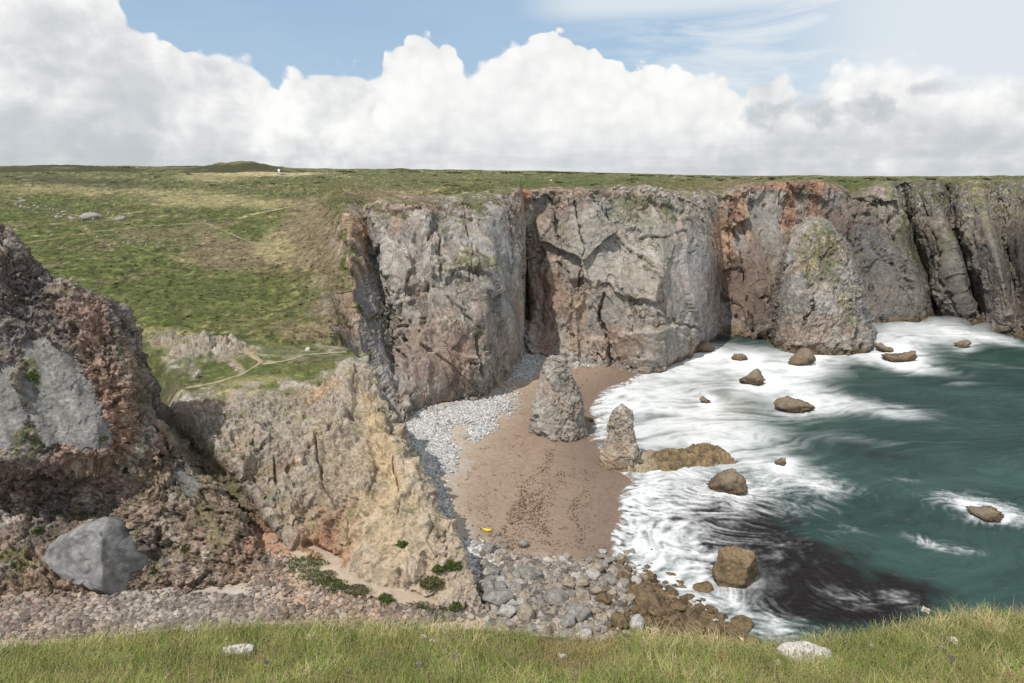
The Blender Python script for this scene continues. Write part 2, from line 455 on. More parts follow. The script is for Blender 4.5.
# ------------------------------------------------------------------ headland: cliffs, hillside and plateau in one sheet
def headland():
    def pc(top, Yt):  # unused depth helper kept local
        return top
    cols = []; counts = []
    def slope(n, px, pts, rock=0.0, rr=None):
        """a grassy hillside column: nine (py, Y) points, the first buried"""
        rows = []
        for k, (py, Y) in enumerate(pts):
            x = px[k] if isinstance(px, (list, tuple)) else px
            p = V(x, py, Y)
            rows.append([*p, (rr[k] if rr else rock)])
        rows[0][2] -= 6
        cols.append(rows); counts.append(n)
    def cliff(n, base, zb, m1, m2, top, p6, p7, p8, Y6=300, Y7=700, Y8=2600, dY=13, rk=None):
        if zb is None:
            b = V(*base)
        else:
            b = Z(*base, zb)
        u = b.copy(); u[2] = -3.5
        t = V(*top)
        px, pt, Yt = top
        r5 = V(px, pt + 0.5*(p6-pt), Yt+dY)
        rows = [u, b, V(*m1), V(*m2), t, r5, V(px, p6, Y6), V(px, p7, Y7), V(px, p8, Y8)]
        rk = rk or [1, 1, 1, 1, 1, 0, 0, 0, 0]
        cols.append([[*r, k] for r, k in zip(rows, rk)]); counts.append(n)
    # hillside, left to right
    slope(60, -260, [(350, 86), (338, 95), (300, 106), (262, 124), (232, 150), (205, 195), (182, 330), (172, 600), (166, 1800)])
    slope(150, -60, [(350, 86), (338, 95), (300, 106), (260, 124), (230, 150), (203, 195), (182, 330), (172, 600), (166, 1800)])
    slope(110, 100, [(350, 86), (338, 95), (300, 107), (257, 127), (226, 154), (203, 192), (182, 330), (172, 600), (166, 1800)])
    slope(80, 200, [(350, 85), (338, 94), (300, 108), (255, 130), (225, 155), (203, 190), (181, 330), (172, 600), (167, 1800)])
    slope(50, 280, [(350, 85), (342, 93), (305, 107), (255, 127), (222, 150), (202, 185), (181, 320), (172, 600), (168, 1800)])
    slope(45, [328, 328, 326, 324, 322, 320, 320, 320, 320], [(352, 86), (346, 93), (310, 103), (262, 116), (220, 138), (202, 172), (181, 310), (172, 600), (168.5, 1800)],
          rr=[.7, .5, .25, .1, .08, 0, 0, 0, 0])
    cliff(32, (388, 440), 2.0, (366, 372, 103), (352, 290, 109), (346, 210, 122), 182, 173, 169, 300, 600, 1800, 13, [1, 1, .8, .62, .6, 0, 0, 0, 0])
    cliff(14, (410, 428), 3.0, (396, 352, 113), (377, 272, 121), (365, 213, 130), 182, 173, 169, 300, 600, 1800)   # gully
    cliff(56, (421, 412), 3.0, (408, 340, 112), (391, 262, 118), (378, 206, 125), 182, 173, 169, 300, 600, 1800)
    cliff(48, (450, 403), 3.0, (450, 338, 114), (440, 270, 120), (430, 200, 132), 182, 173, 169.5, 290, 600, 1800)
    cliff(36, (479, 397), 3.0, (482, 335, 117), (480, 268, 123), (478, 195, 136), 182, 174, 170, 290, 600, 1800)
    cliff(20, (504, 380), 3.0, (505, 312, 128), (502, 250, 132), (500, 193, 139), 182, 174, 170.5, 290, 600, 1800)
    cliff(8, (518, 366), 3.0, (519, 308, 137), (519, 248, 139), (518, 190, 143), 182, 174, 171, 290, 600, 1800)
    cliff(10, (523, 357), 3.0, (526, 303, 156), (525, 248, 156), (523, 194, 150), 182, 174, 171, 290, 600, 1800)     # chimney
    cliff(38, (533, 358), 2.5, (532, 303, 150), (530, 246, 151), (530, 191, 150), 182, 174, 171, 290, 600, 1800)
    cliff(42, (560, 361), 2.0, (561, 300, 146), (560, 245, 148), (562, 190, 151), 181, 174, 171.5, 290, 600, 1800)
    cliff(60, (592, 362), 1.5, (592, 300, 145.5), (593, 245, 148), (592, 190, 153), 181, 174, 172.5, 290, 600, 2200)
    cliff(46, (642, 369), 0.5, (645, 310, 144), (643, 250, 149), (640, 186, 160), 180, 175, 173.5, 300, 650, 2400)
    cliff(34, (676, 362), 0.0, (679, 308, 150), (673, 246, 155), (668, 193, 166), 181, 176, 174.5)
    cliff(16, (702, 349), 0.0, (708, 296, 158), (704, 240, 162), (690, 195, 172), 181, 176.5, 175)
    cliff(12, (716, 339), 0.0, (717, 290, 167), (713, 238, 170), (702, 194, 177), 181, 176.5, 175.2)
    cliff(26, (727, 336), 0.0, (726, 290, 181), (721, 238, 184), (718, 196, 187), 181, 177, 175.5)
    cliff(30, (750, 338), 0.0, (754, 298, 179), (750, 243, 187), (744, 186, 193), 179, 177, 175.8)
    cliff(36, (776, 342), 0.0, (776, 302, 179), (776, 248, 189), (776, 181, 197), 178, 177, 176)
    cliff(46, (808, 332), 0.0, (806, 300, 186), (808, 248, 193), (812, 181, 199), 178, 177, 176)
    cliff(36, (848, 328), 0.0, (846, 296, 190), (848, 246, 196), (845, 192, 204), 178.5, 177, 176.2)
    cliff(30, (880, 326), 0.0, (866, 288, 192), (854, 246, 197), (850, 198, 206), 179, 177.2, 176.3)
    cliff(30, (905, 323), 0.0, (892, 284, 196), (878, 236, 201), (868, 190, 210), 178.5, 177.3, 176.3)
    cliff(16, (926, 321), 0.0, (914, 284, 196), (898, 236, 201), (884, 181, 213), 178, 177.3, 176.4)
    cliff(18, (937, 317), 0.0, (925, 280, 214), (910, 234, 220), (897, 182, 228), 178, 177.3, 176.4)
    cliff(26, (950, 321), 0.0, (938, 282, 199), (922, 236, 206), (908, 181, 221), 178, 177.3, 176.4)
    cliff(14, (972, 324), 0.0, (958, 284, 192), (942, 236, 200), (928, 180, 219), 178, 177.3, 176.4)
    cliff(18, (981, 325), 0.0, (969, 284, 209), (955, 236, 216), (944, 182, 229), 178, 177.3, 176.4)
    cliff(26, (994, 330), 0.0, (984, 288, 189), (970, 238, 199), (958, 181, 222), 178, 177.3, 176.4)
    cliff(14, (1014, 336), 0.0, (1004, 292, 179), (990, 238, 190), (976, 180, 218), 178, 177.3, 176.4)
    cliff(30, (1023, 338), 0.0, (1015, 292, 194), (1005, 238, 206), (994, 181, 225), 178, 177.3, 176.4)
    cliff(50, (1050, 344), 0.0, (1046, 296, 171), (1040, 238, 184), (1030, 180, 213), 178, 177.3, 176.4)
    cliff(40, (1090, 352), 0.0, (1090, 305, 166), (1090, 240, 180), (1090, 181, 205), 178, 177.3, 176.4)
    cliff(0, (1220, 376), 0.0, (1220, 320, 146), (1220, 245, 160), (1220, 182, 185), 178, 177.3, 176.4)
    for k in range(5, len(cols)-1):          # enough columns where the face turns away from the sea
        L_ = max(math.dist(cols[k][r][:3], cols[k+1][r][:3]) for r in (1, 2, 3, 4))
        counts[k] = max(counts[k], int(L_/.27))
    P, rock = ribbon(cols, [8, 74, 84, 76, 34, 40, 24, 12], counts[:-1])
    nr, nc = rock.shape
    N = grid_normals(P); N *= np.sign((N*(np.array([0, 0, CAMZ+30]) - P)).sum(-1, keepdims=True))
    p = P.reshape(-1, 3); n = N.reshape(-1, 3); rk = rock.ravel().copy()
    jag = fbm(p/4.0, 4, 0.6, 70)
    px0, py0 = project(p)
    rk = smooth(rk + 0.5*jag*(rk > .02) , 0.35, 0.62)
    # displacement
    dsp, rA, rB, rC, jm = relief(p, 8.0, 10, (1, 1, .5), .28, .75, .45)
    wobx = 7*fbm(p/7., 3, .5, 20)*.6 + 2.5*fbm(p/1.8, 2, seed=21); woby = 7*fbm(p/7.+9, 3, .5, 22)*.6 + 2.5*fbm(p/1.8+5, 2, seed=25)
    # broad planed faces, each set a little forward or back and tilted
    sl_m = np.zeros(len(p)); sl_d = np.zeros(len(p))
    for (cx, cy, rx, ry, ang, off, tx, ty) in [(632, 262, 40, 34, 25, .9, .5, .3), (684, 290, 26, 48, 6, 1.3, .5, -.3), (585, 240, 26, 40, -12, .5, -.5, .2), (604, 312, 24, 30, 8, -.2, .5, -.3), (655, 345, 40, 20, -6, 1.4, .2, -.8), (665, 222, 28, 16, 30, .1, .3, .5),
                                               (404, 250, 20, 40, -14, .7, -.4, .2), (450, 240, 24, 26, 10, -.3, .5, .4), (488, 250, 16, 50, -4, 1.0, .6, .1), (436, 320, 30, 30, -20, .6, -.5, -.4), (470, 330, 22, 26, 20, -.2, .5, -.4), (425, 375, 26, 34, -10, 1.0, -.4, -.3), (508, 300, 12, 60, -3, 1.1, .5, 0),
                                               (545, 230, 13, 34, 0, -.6, .4, .3), (552, 320, 18, 36, 4, -.2, .6, -.2), (762, 240, 26, 52, -12, -.3, .5, .2), (735, 300, 20, 34, 0, -1.0, .3, -.3), (906, 262, 13, 50, -22, .8, .8, .2), (950, 268, 13, 50, -22, .9, .9, 0), (1000, 270, 14, 52, -18, .8, .9, .2), (890, 290, 12, 36, -22, -.3, .6, 0), (860, 260, 20, 60, -24, -.3, .6, 0), (1030, 260, 24, 60, 0, .9, .6, 0)]:
        a_ = math.radians(ang); ca_, sa_ = math.cos(a_), math.sin(a_)
        dx_, dy_ = px0+wobx-cx, py0+woby-cy
        u_ = (dx_*ca_+dy_*sa_)/rx; v_ = (-dx_*sa_+dy_*ca_)/ry
        m_ = smooth(np.maximum(np.abs(u_), np.abs(v_)) + .18*np.abs(u_*v_), 1.06, .94)
        sl_d = np.where(m_ > sl_m, off + tx*u_ + ty*v_, sl_d); sl_m = np.maximum(sl_m, m_)
    dsp = dsp*(1-.62*sl_m) + sl_d*sl_m*1.15
    # the long open cracks
    crk = np.zeros(len(p))
    for (pl, wd) in [([(482, 398), (479, 365), (476, 338)], 1.7), ([(418, 410), (404, 350), (392, 300), (380, 250)], 1.6), ([(428, 286), (440, 292), (470, 322), (488, 338)], .8), ([(378, 300), (404, 322), (430, 318)], .9), ([(430, 206), (440, 240), (436, 262)], 1.2), ([(462, 205), (470, 250), (466, 285)], .8),
                     ([(606, 205), (622, 240), (650, 268), (664, 300)], 1.1), ([(640, 236), (662, 240), (684, 232)], 1.0), ([(664, 262), (690, 252)], 1.0), ([(610, 365), (609, 345), (600, 320), (604, 290)], 1.8), ([(640, 330), (668, 322), (704, 330)], 1.2), ([(575, 200), (583, 250), (577, 300)], 1.0), ([(700, 205), (714, 245)], 1.4),
                     ([(745, 195), (762, 290)], .9), ([(755, 192), (774, 290)], .9), ([(780, 190), (782, 240)], 1.1), ([(735, 215), (745, 270), (752, 330)], 1.4), ([(880, 205), (905, 260), (918, 320)], 1.6), ([(925, 190), (935, 240), (962, 322)], 1.6), ([(958, 230), (980, 290), (985, 325)], 1.4), ([(855, 215), (868, 260), (872, 322)], 1.4), ([(1000, 200), (1012, 270)], 1.2), ([(845, 215), (880, 300)], 1.0),
                     ([(500, 200), (506, 260), (512, 330)], 1.2), ([(538, 215), (540, 300)], 1.0)]:
        for (x0, y0), (x1, y1) in zip(pl[:-1], pl[1:]):
            X_, Y_ = px0+wobx*.7-x0, py0+woby*.7-y0; L2 = (x1-x0)**2+(y1-y0)**2
            t_ = np.clip((X_*(x1-x0)+Y_*(y1-y0))/L2, 0, 1)
            crk = np.maximum(crk, smooth(np.hypot(X_-t_*(x1-x0), Y_-t_*(y1-y0)), wd*1.5, .2)*min(1, wd*.75))
    crk = crk*smooth(fbm(p/3.5, 3, seed=23), -.45, .35)*(.7+.6*smooth(fbm(p/1.3, 2, seed=24), -.4, .4))
    dsp = dsp - 1.7*crk; jm = np.maximum(jm, .6*crk)
    gul = ridged(p*np.array([1/10., 1/10., 1/45.]), 3, 30)
    disp = dsp + 0.8*gul*(1-.5*sl_m) + 1.2*fbm(p/15., 3, seed=41) - 0.4
    slab = 0.72*np.exp(-(((px0-690)/24)**2 + ((py0-275)/45)**2)) + 0.6*np.exp(-(((px0-768)/20)**2 + ((py0-240)/45)**2))
    disp *= (1-slab); jm = jm*(1-.6*slab)
    far = smooth(p[:, 1], 600, 300)
    tuft = 0.30*fbm(p/3.0, 3, 0.6, 50) + 0.12*fbm(p/0.9, 2, seed=51) + 0.8*fbm(p/22., 2, seed=53)
    pfar = smooth(p[:, 1], 260, 700)*smooth(p[:, 1], 3500, 1500)*2.2*fbm(p*np.array([1/70., 1/160., 0]), 4, .55, 54)
    disp = disp + 1.9*facets(np.stack([p[:, 0]/17 + .25*fbm(p/12., 2, seed=45), p[:, 1]/17, p[:, 2]/34 + .2*fbm(p/12., 2, seed=46)], 1), 47, .9, 0)[0]
    d = rk*np.clip(rock.ravel()*1.3-.15, .12, 1)*disp + (1-rk)*tuft*far + pfar
    vw_ = np.array([0, 0, CAMZ]) - p; vw_ /= np.linalg.norm(vw_, axis=1)[:, None]
    keep = np.clip((n*vw_).sum(1)*1.7, .30 + .25*smooth(px0, 820, 860), 1)*rk + (1-rk)
    mv = n*(d*keep)[:, None]
    mv[:, 2] = np.where((mv[:, 2] > 0) & (p[:, 2] > 33) & (rk > .02), mv[:, 2]*.3, mv[:, 2])
    pn = p + mv
    lip = (rock.ravel() > 0.05) & (rock.ravel() < 0.98)
    pn[:, 2] += np.where(lip, 0.30*jag-.15, 0)
    G = grid_normals(pn.reshape(nr, nc, 3)).reshape(-1, 3); G *= np.sign(G[:, 2:3]+1e-6)
    # colours
    rc = rock_color(pn, rA, rB, 100, GREY, 0.45)
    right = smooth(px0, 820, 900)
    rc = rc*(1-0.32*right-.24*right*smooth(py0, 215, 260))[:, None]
    spots_rock = [
        (352, 224, 16, 16, 0, ORANGE, .8), (363, 250, 6, 30, 0, RED, .7), (345, 285, 16, 60, 0, (.30, .20, .13), .8), (395, 205, 40, 12, 0, PINK, .6), (395, 225, 5, 14, 0, RED, .5),
        (524, 204, 7, 16, 0, RED, .85), (547, 290, 17, 60, 0, (.25, .165, .12), .8), (570, 320, 20, 40, 0, BROWN, .4), (575, 190, 70, 5, 0, RED, .35),
        (425, 350, 45, 42, 20, (.30, .21, .165), .6), (462, 365, 22, 28, 0, PINK, .6), (380, 330, 14, 60, -12, BLUEGREY, .55), (400, 420, 20, 20, 0, BROWN, .4),
        (610, 345, 40, 14, 0, BROWN, .4), (580, 300, 10, 40, 0, OCHRE, .35), (690, 280, 24, 48, 0, BLUEGREY, .6), (600, 245, 60, 45, 0, PALE, .45), (640, 290, 40, 40, 0, PALE, .4),
        (450, 290, 30, 16, 20, PALE, .5), (495, 260, 16, 50, 0, BLUEGREY, .45),
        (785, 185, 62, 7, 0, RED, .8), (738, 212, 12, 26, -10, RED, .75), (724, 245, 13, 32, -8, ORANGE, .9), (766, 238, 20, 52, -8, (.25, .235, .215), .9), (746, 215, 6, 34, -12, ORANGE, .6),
        (791, 208, 8, 34, 6, RED, .85), (816, 203, 5, 24, 0, RED, .9), (748, 290, 38, 40, 0, (.15, .105, .082), 1.0), (772, 315, 30, 34, 0, (.11, .085, .07), 1.0), (848, 225, 28, 26, 40, (.16, .115, .095), .95),  # recess and wall right of buttress: dark rock, with their shade painted in
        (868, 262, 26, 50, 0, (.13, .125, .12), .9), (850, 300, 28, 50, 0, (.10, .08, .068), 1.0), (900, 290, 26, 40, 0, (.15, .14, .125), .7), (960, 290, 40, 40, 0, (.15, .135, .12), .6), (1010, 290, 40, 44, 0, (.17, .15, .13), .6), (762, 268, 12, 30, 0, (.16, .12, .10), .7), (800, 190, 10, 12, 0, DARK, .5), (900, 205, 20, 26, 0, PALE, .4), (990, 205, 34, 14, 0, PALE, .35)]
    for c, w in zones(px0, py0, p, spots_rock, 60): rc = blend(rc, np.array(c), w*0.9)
    rc *= (1 + 0.12*rC)[:, None]
    # dark weed and barnacle band just above the water
    rc = blend(rc, (.115, .095, .06), jm*.75)
    tide = smooth(pn[:, 2] + 0.9*fbm(p/3., 3, seed=66), 2.6, 0.6)*smooth(px0, 600, 680)
    rc = blend(rc, (.115, .078, .045), tide*0.85)
    gc = grass_color(pn, 200)
    spots_grass = [
        (75, 181, 60, 5, 3, HEATH, .95), (20, 171, 70, 3, 0, HEATH, .35), (180, 171, 60, 3, 0, HEATH, .4), (130, 183, 40, 3, 0, HEATH, .6), (200, 199, 80, 8, 4, STRAW, .75), (60, 190, 60, 4, 0, STRAW, .55),
        (265, 174, 60, 2.2, 0, (.42, .34, .2), .8), (205, 177, 30, 4, 0, STRAW, .7), (225, 250, 60, 20, 6, SOIL, .7), (180, 232, 50, 8, -6, SOIL, .45), (310, 235, 36, 30, 0, SOIL, .75), (330, 300, 26, 30, 0, SOIL, .7),
        (300, 330, 30, 12, 0, SOIL, .5), (230, 300, 80, 25, 0, GREEN, .8), (90, 300, 70, 22, 0, GREEN, .6), (275, 245, 14, 20, -50, STRAW, .7), (170, 335, 40, 6, 5, STRAW, .6), (60, 215, 60, 12, 0, GREEN, .5), (400, 196, 60, 5, 0, SOIL, .6),
        (370, 184, 90, 4, 0, GREEN2, .6), (580, 182, 70, 6, 0, GREEN, .55), (690, 185, 60, 6, 0, GREEN2, .6), (730, 186, 30, 6, 0, SOIL, .5), (450, 176, 50, 3, 0, GREEN2, .6), (860, 188, 30, 6, 0, GREEN, .5)]
    for c, w in zones(px0, py0, p*np.array([.3, .3, .3]), spots_grass, 80): gc = blend(gc, np.array(c), w)
    gc *= (1+0.45*fbm(p*np.array([1/2.6, 1/1.2, 1/1.5]), 4, 0.7, 88))[:, None]
    # turf on ledges and flatter shoulders of the cliff
    led = smooth(G[:, 2] + 0.35*fbm(p/2.5, 3, seed=90), 0.74, 0.95)*smooth(pn[:, 2], 8, 18)
    for c, w in zones(px0, py0, p, [(470, 268, 34, 8, -4, 1, .8), (445, 232, 30, 6, 10, 1, .5), (665, 210, 26, 7, 35, 1, .9), (640, 198, 20, 8, 0, 1, .8), (965, 192, 54, 14, 0, 1, .95), (908, 235, 10, 54, -25, 1, .85), (1000, 215, 30, 10, 0, 1, .7), (990, 225, 40, 14, 0, 1, .35), (640, 215, 30, 14, 0, 1, .4), (935, 240, 8, 40, -20, 1, .2),
                                            (560, 225, 30, 8, 0, 1, .3)], 95):
        led = np.maximum(led, w*smooth(fbm(p/2.2, 3, seed=96), -0.3, 0.1))
    rk2 = rk*(1-led*0.85)
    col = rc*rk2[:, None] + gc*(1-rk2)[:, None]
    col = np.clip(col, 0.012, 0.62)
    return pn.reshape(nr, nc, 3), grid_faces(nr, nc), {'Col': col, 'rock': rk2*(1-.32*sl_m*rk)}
Pn, Fc, At = headland()
O_HEAD = tag(mesh_np('headland', Pn.reshape(-1, 3), Fc, M_LAND, At), kind='structure')

def tussocks(n=42000):
    r = np.random.RandomState(17)
    V_ = Pn.reshape(-1, 3); ok = np.where((At['rock'] < .12) & (V_[:, 1] < 330) & (V_[:, 2] > 15))[0]
    # even density over the ground rather than over the grid
    a = np.linalg.norm(np.cross(np.gradient(Pn, axis=0), np.gradient(Pn, axis=1)), axis=-1).ravel()[ok]
    w = a/np.maximum(V_[ok, 1], 60)**1.2; w /= w.sum()
    i = r.choice(ok, n, p=w)
    b = V_[i] + r.uniform(-.4, .4, (n, 3))*np.array([1, 1, 0]) - np.array([0, 0, .05])
    clump = fbm(b/3.5, 3, .6, 18)
    h = r.uniform(.04, .15, n)*(1+.8*np.clip(clump, -.6, 1)); wd = r.uniform(.12, .36, n)
    vs, fs = [], []
    for k in range(3):
        th = r.uniform(0, 6.28, n); d = np.stack([np.cos(th), np.sin(th), 0*th], 1)
        tip = b + np.stack([r.normal(0, .22, n), r.normal(.12, .22, n), h], 1)
        vs += [b - d*wd[:, None], b + d*wd[:, None], tip]
        fs.append(np.stack([np.arange(n)+(3*k+q)*n for q in range(3)], 1))
    c = At['Col'][i]*r.uniform(.95, 1.6, (n, 1)); st = (r.uniform(0, 1, n) + .4*clump > .88)[:, None]
    c = np.where(st, np.array([.27, .23, .12])*r.uniform(.7, 1.2, (n, 1)), c)
    tag(mesh_np('tussock_grass', np.concatenate(vs), np.concatenate(fs), M_GRASS, {'Col': np.tile(c, (9, 1)).astype(F32)}), kind='stuff')
tussocks()

# ------------------------------------------------------------------ conical buttress standing against the red recess
def buttress():
    cols = []
    def c(base, m1, m2, top, back):
        b = np.array(V(*base)); u = b.copy(); u[2] = -3.5
        cols.append([[*u, 1], [*b, 1], [*V(*m1), 1], [*V(*m2), 1], [*V(*top), 1], [*back, 1]])
    bk = lambda px, Y, z: YZ(px, Y, z)
    c((764, 338, 178), (768, 310, 182), (780, 268, 186), (795, 236, 189), bk(800, 200, 24))
    c((776, 347, 162), (780, 310, 164), (787, 265, 169), (799, 229, 175), bk(805, 200, 27))
    c((800, 353, 157), (803, 310, 158), (806, 265, 164), (811, 224, 173), bk(812, 200, 29))
    c((838, 354, 156), (836, 310, 158), (830, 265, 165), (822, 225, 173), bk(820, 200, 29))
    c((867, 350, 159), (862, 310, 164), (849, 265, 170), (835, 234, 177), bk(832, 200, 27))
    c((873, 338, 172), (868, 312, 178), (855, 268, 183), (841, 240, 187), bk(838, 202, 24))
    P, _ = ribbon(cols, [4, 60, 70, 60, 16], [14, 34, 52, 44, 16])
    nr, nc, _ = P.shape
    N = grid_normals(P); N *= np.sign((N*(np.array([-10, 0, CAMZ+30]) - P)).sum(-1, keepdims=True))
    p = P.reshape(-1, 3); n = N.reshape(-1, 3)
    d, rA, rB, rC, jm = relief(p, 6.5, 311, (1, 1, .6), -.35, 1.1, .5)
    d = .72*d + 0.4*ridged(p*np.array([1/8., 1/8., 1/30.]), 3, 33)
    pn = p + n*d[:, None]
    px, py = project(p)
    c = rock_color(pn, rA, rB, 330, (.235, .212, .185), 0.4)
    for cc, w in zones(px, py, p, [(775, 300, 10, 60, 0, DARK, .7), (868, 320, 8, 40, -10, BLUEGREY, .5), (805, 330, 20, 20, 0, BROWN, .4)], 61): c = blend(c, np.array(cc), w)
    gr = np.zeros(len(p))
    for _, w in zones(px, py, p, [(824, 252, 17, 28, -15, 1, 1.), (838, 292, 10, 42, -20, 1, .75), (812, 262, 16, 22, 0, 1, .8)], 62):
        gr = np.maximum(gr, w*smooth(fbm(p/1.5, 3, seed=63), -0.45, 0.1))
    tide = smooth(pn[:, 2] + 0.9*fbm(p/3., 3, seed=66), 2.8, 0.8)
    c = blend(c, (.115, .078, .045), tide*0.85)
    g = grass_color(pn, 340)*1.0
    col = c*(1-gr*0.8)[:, None] + g*(gr*0.8)[:, None]
    return pn, grid_faces(nr, nc), {'Col': np.clip(col, .012, .6), 'rock': 1-gr}
pn, fc_, at_ = buttress()
tag(mesh_np('cliff_buttress', pn, fc_, M_LAND, at_), kind='structure')

# ------------------------------------------------------------------ spur: the pale conglomerate rib and its grassy saddle
def spur():
    cols = []; cnt = []
    def c(n, pts, rk):
        cols.append([[*q, r] for q, r in zip(pts, rk)]); cnt.append(n)
    def under(q): q = np.array(q); return np.array([q[0], q[1], -2.0])
    def std(n, r1, r2, r3, r4, r5, r6):
        a = [V(*r1), V(*r2), V(*r3), V(*r4), V(*r5), V(*r6)]
        bk = a[-1] + np.array([0, 10, -5.0])
        c(n, [under(a[0])] + a + [bk], [1, 1, 1, 1, .75, 0, 0, 0])
    std(40, (40, 575, 61), (50, 490, 64), (62, 440, 67), (70, 398, 71), (80, 375, 80), (90, 344, 91))
    std(70, (190, 552, 60.5), (178, 490, 63), (165, 435, 66.3), (150, 396, 71), (150, 370, 81), (150, 341, 92))
    std(90, (265, 552, 60), (245, 490, 62.8), (225, 437, 67), (205, 398, 72.5), (205, 372, 81), (205, 340, 92))
    std(80, (322, 574, 59.3), (306, 500, 63.5), (290, 440, 69), (275, 395, 75.5), (270, 368, 82), (270, 343, 92))
    std(56, (392, 598, 56.8), (370, 510, 61.5), (348, 440, 69.4), (325, 383, 78.5), (325, 360, 84), (325, 346, 92))
    std(46, (432, 607, 56.0), (408, 530, 60), (382, 450, 67.5), (351, 359, 83), (350, 354.5, 87), (348, 350, 93))
    def ridge(n, r1, r2, r3, r4, r5, r6, r7, rk=1):
        a = [V(*r1), V(*r2), V(*r3), V(*r4), np.array(r5), np.array(r6), np.array(r7)]
        c(n, [under(a[0])] + a, [1]*8)
    ridge(40, (462, 613, 55.3), (440, 552, 58.6), (410, 472, 66), (366, 374, 82), YZ(362, 87, 17.5), YZ(360, 92, 13), YZ(360, 98, 6))
    ridge(14, (484, 615, 55.2), (463, 565, 58.5), (427, 492, 66), (374, 387, 80), YZ(372, 86, 13), YZ(372, 91, 8), YZ(372, 97, 2))
    def back(n, pts, ends):
        a = [YZ(*q) for q in pts]
        c(n, [np.array([a[0][0], a[0][1], -3])] + a + [YZ(*q) for q in ends], [1]*8)
    back(24, [(476, 58.5, 1.5), (455, 62.5, 4.0), (422, 70, 8.5), (372, 83.5, 15)], [(374, 87, 9), (376, 92, 5), (376, 97, 1)])
    back(0, [(462, 62, -1), (448, 66.5, -1), (425, 74, -1), (390, 87, -1)], [(388, 90, -1.2), (386, 94, -1.5), (384, 98, -2)])
    P, rock = ribbon(cols, [6, 130, 110, 100, 22, 46, 10], cnt[:-1])
    nr, nc = rock.shape
    N = grid_normals(P); N *= np.sign((N*(np.array([-25, 0, CAMZ+20]) - P)).sum(-1, keepdims=True))
    p = P.reshape(-1, 3); n = N.reshape(-1, 3); rk = rock.ravel()
    px, py = project(p)
    rk = smooth(rk + 0.4*fbm(p/2.0, 4, 0.6, 400)*(rk > .02), 0.4, 0.62)
    for _, w in zones(px, py, p, [(215, 350, 42, 11, 4, 1, 1.0), (170, 350, 26, 14, 30, 1, .9), (237, 368, 12, 4, 30, 1, .9), (194, 373, 6, 7, 0, 1, .9), (290, 352, 34, 5, 6, 1, .4), (335, 340, 16, 12, 0, 1, .8)], 401):
        rk = np.maximum(rk, w)
    kn = np.exp(-(((px-215)/36)**2+((py-352)/11)**2)) + 0.8*np.exp(-(((px-165)/20)**2+((py-350)/12)**2))
    dsp, rA, rB, rC, jm = relief(p, 4.2, 410, (1, 1, .6), .2, .9, .22, .8)
    fB = fbm(p/1.6, 4, .6, 412)
    flute = ridged((p+fbm(p/6., 2, seed=414)[:, None]*1.2)*np.array([1/4.2, 1/4.2, 1/26.]), 3, 430)
    crk = np.zeros(len(p))
    wx_ = 5*fbm(p/4., 3, seed=416); wy_ = 5*fbm(p/4.+7, 3, seed=417)
    for (pl, wd) in [([(354, 366), (357, 395), (352, 420)], 2.6), ([(318, 465), (322, 490), (330, 505)], 2.0), ([(318, 440), (316, 462)], 1.6), ([(392, 455), (400, 490), (398, 520)], 1.8), ([(308, 545), (325, 552), (338, 560)], 3.4), ([(272, 455), (276, 480)], 1.4), ([(345, 520), (350, 545)], 1.5), ([(365, 430), (372, 470), (370, 500)], 1.6), ([(425, 520), (436, 560)], 1.4)]:
        for (x0, y0), (x1, y1) in zip(pl[:-1], pl[1:]):
            X_, Y_ = px+wx_-x0, py+wy_-y0; L2 = (x1-x0)**2+(y1-y0)**2
            t_ = np.clip((X_*(x1-x0)+Y_*(y1-y0))/L2, 0, 1)
            crk = np.maximum(crk, smooth(np.hypot(X_-t_*(x1-x0), Y_-t_*(y1-y0)), wd*1.5, .2)*min(1.3, wd*.5))
    dsp = dsp - 1.0*crk; jm = np.maximum(jm, .4*crk)
    crest = np.maximum(smooth(rock.ravel(), .6, 1.0)*.85 + .15, np.clip(kn, 0, 1))
    earth = np.zeros(len(p))
    for _, w in zones(px, py, p, [(412, 545, 44, 74, -25, 1, 1.), (392, 470, 16, 70, -20, 1, .8), (455, 570, 18, 36, -25, 1, .8)], 404): earth = np.maximum(earth, w)
    dsp = dsp*(1-.5*earth)
    d = rk*crest*(dsp + .85*flute + .22*ridged((p+fbm(p/3., 2, seed=415)[:, None]*.6)*np.array([1/1.5, 1/1.5, 1/9.]), 2, 435) + 1.1*fbm(p/8., 3, seed=431) - .7) + (1-rk)*(0.12*fbm(p/1.5, 3, seed=433)+.3*fbm(p/7., 2, seed=434))
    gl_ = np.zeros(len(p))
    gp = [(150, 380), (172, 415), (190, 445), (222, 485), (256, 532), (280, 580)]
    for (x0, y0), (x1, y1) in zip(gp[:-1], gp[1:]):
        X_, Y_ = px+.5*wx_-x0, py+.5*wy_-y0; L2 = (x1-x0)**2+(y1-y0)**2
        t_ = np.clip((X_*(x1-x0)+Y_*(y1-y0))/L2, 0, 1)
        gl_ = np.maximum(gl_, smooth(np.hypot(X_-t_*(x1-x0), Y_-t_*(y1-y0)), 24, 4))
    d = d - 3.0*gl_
    pn = p + n*d[:, None]
    pn[:, 2] += np.clip(kn, 0, 1.2)*(1.0 + 1.1*fB)*smooth(p[:, 1], 76, 82)
    c = rock_color(pn, rA, rB, 440, (.335, .26, .19), 0.5)
    c *= (1+0.34*rC)[:, None]
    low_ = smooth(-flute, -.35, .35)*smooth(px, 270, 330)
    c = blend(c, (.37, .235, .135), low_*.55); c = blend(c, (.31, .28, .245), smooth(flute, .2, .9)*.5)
    c = blend(c, (.13, .105, .07), gl_*.8)  # gully seam: the crag's shade painted into the colour
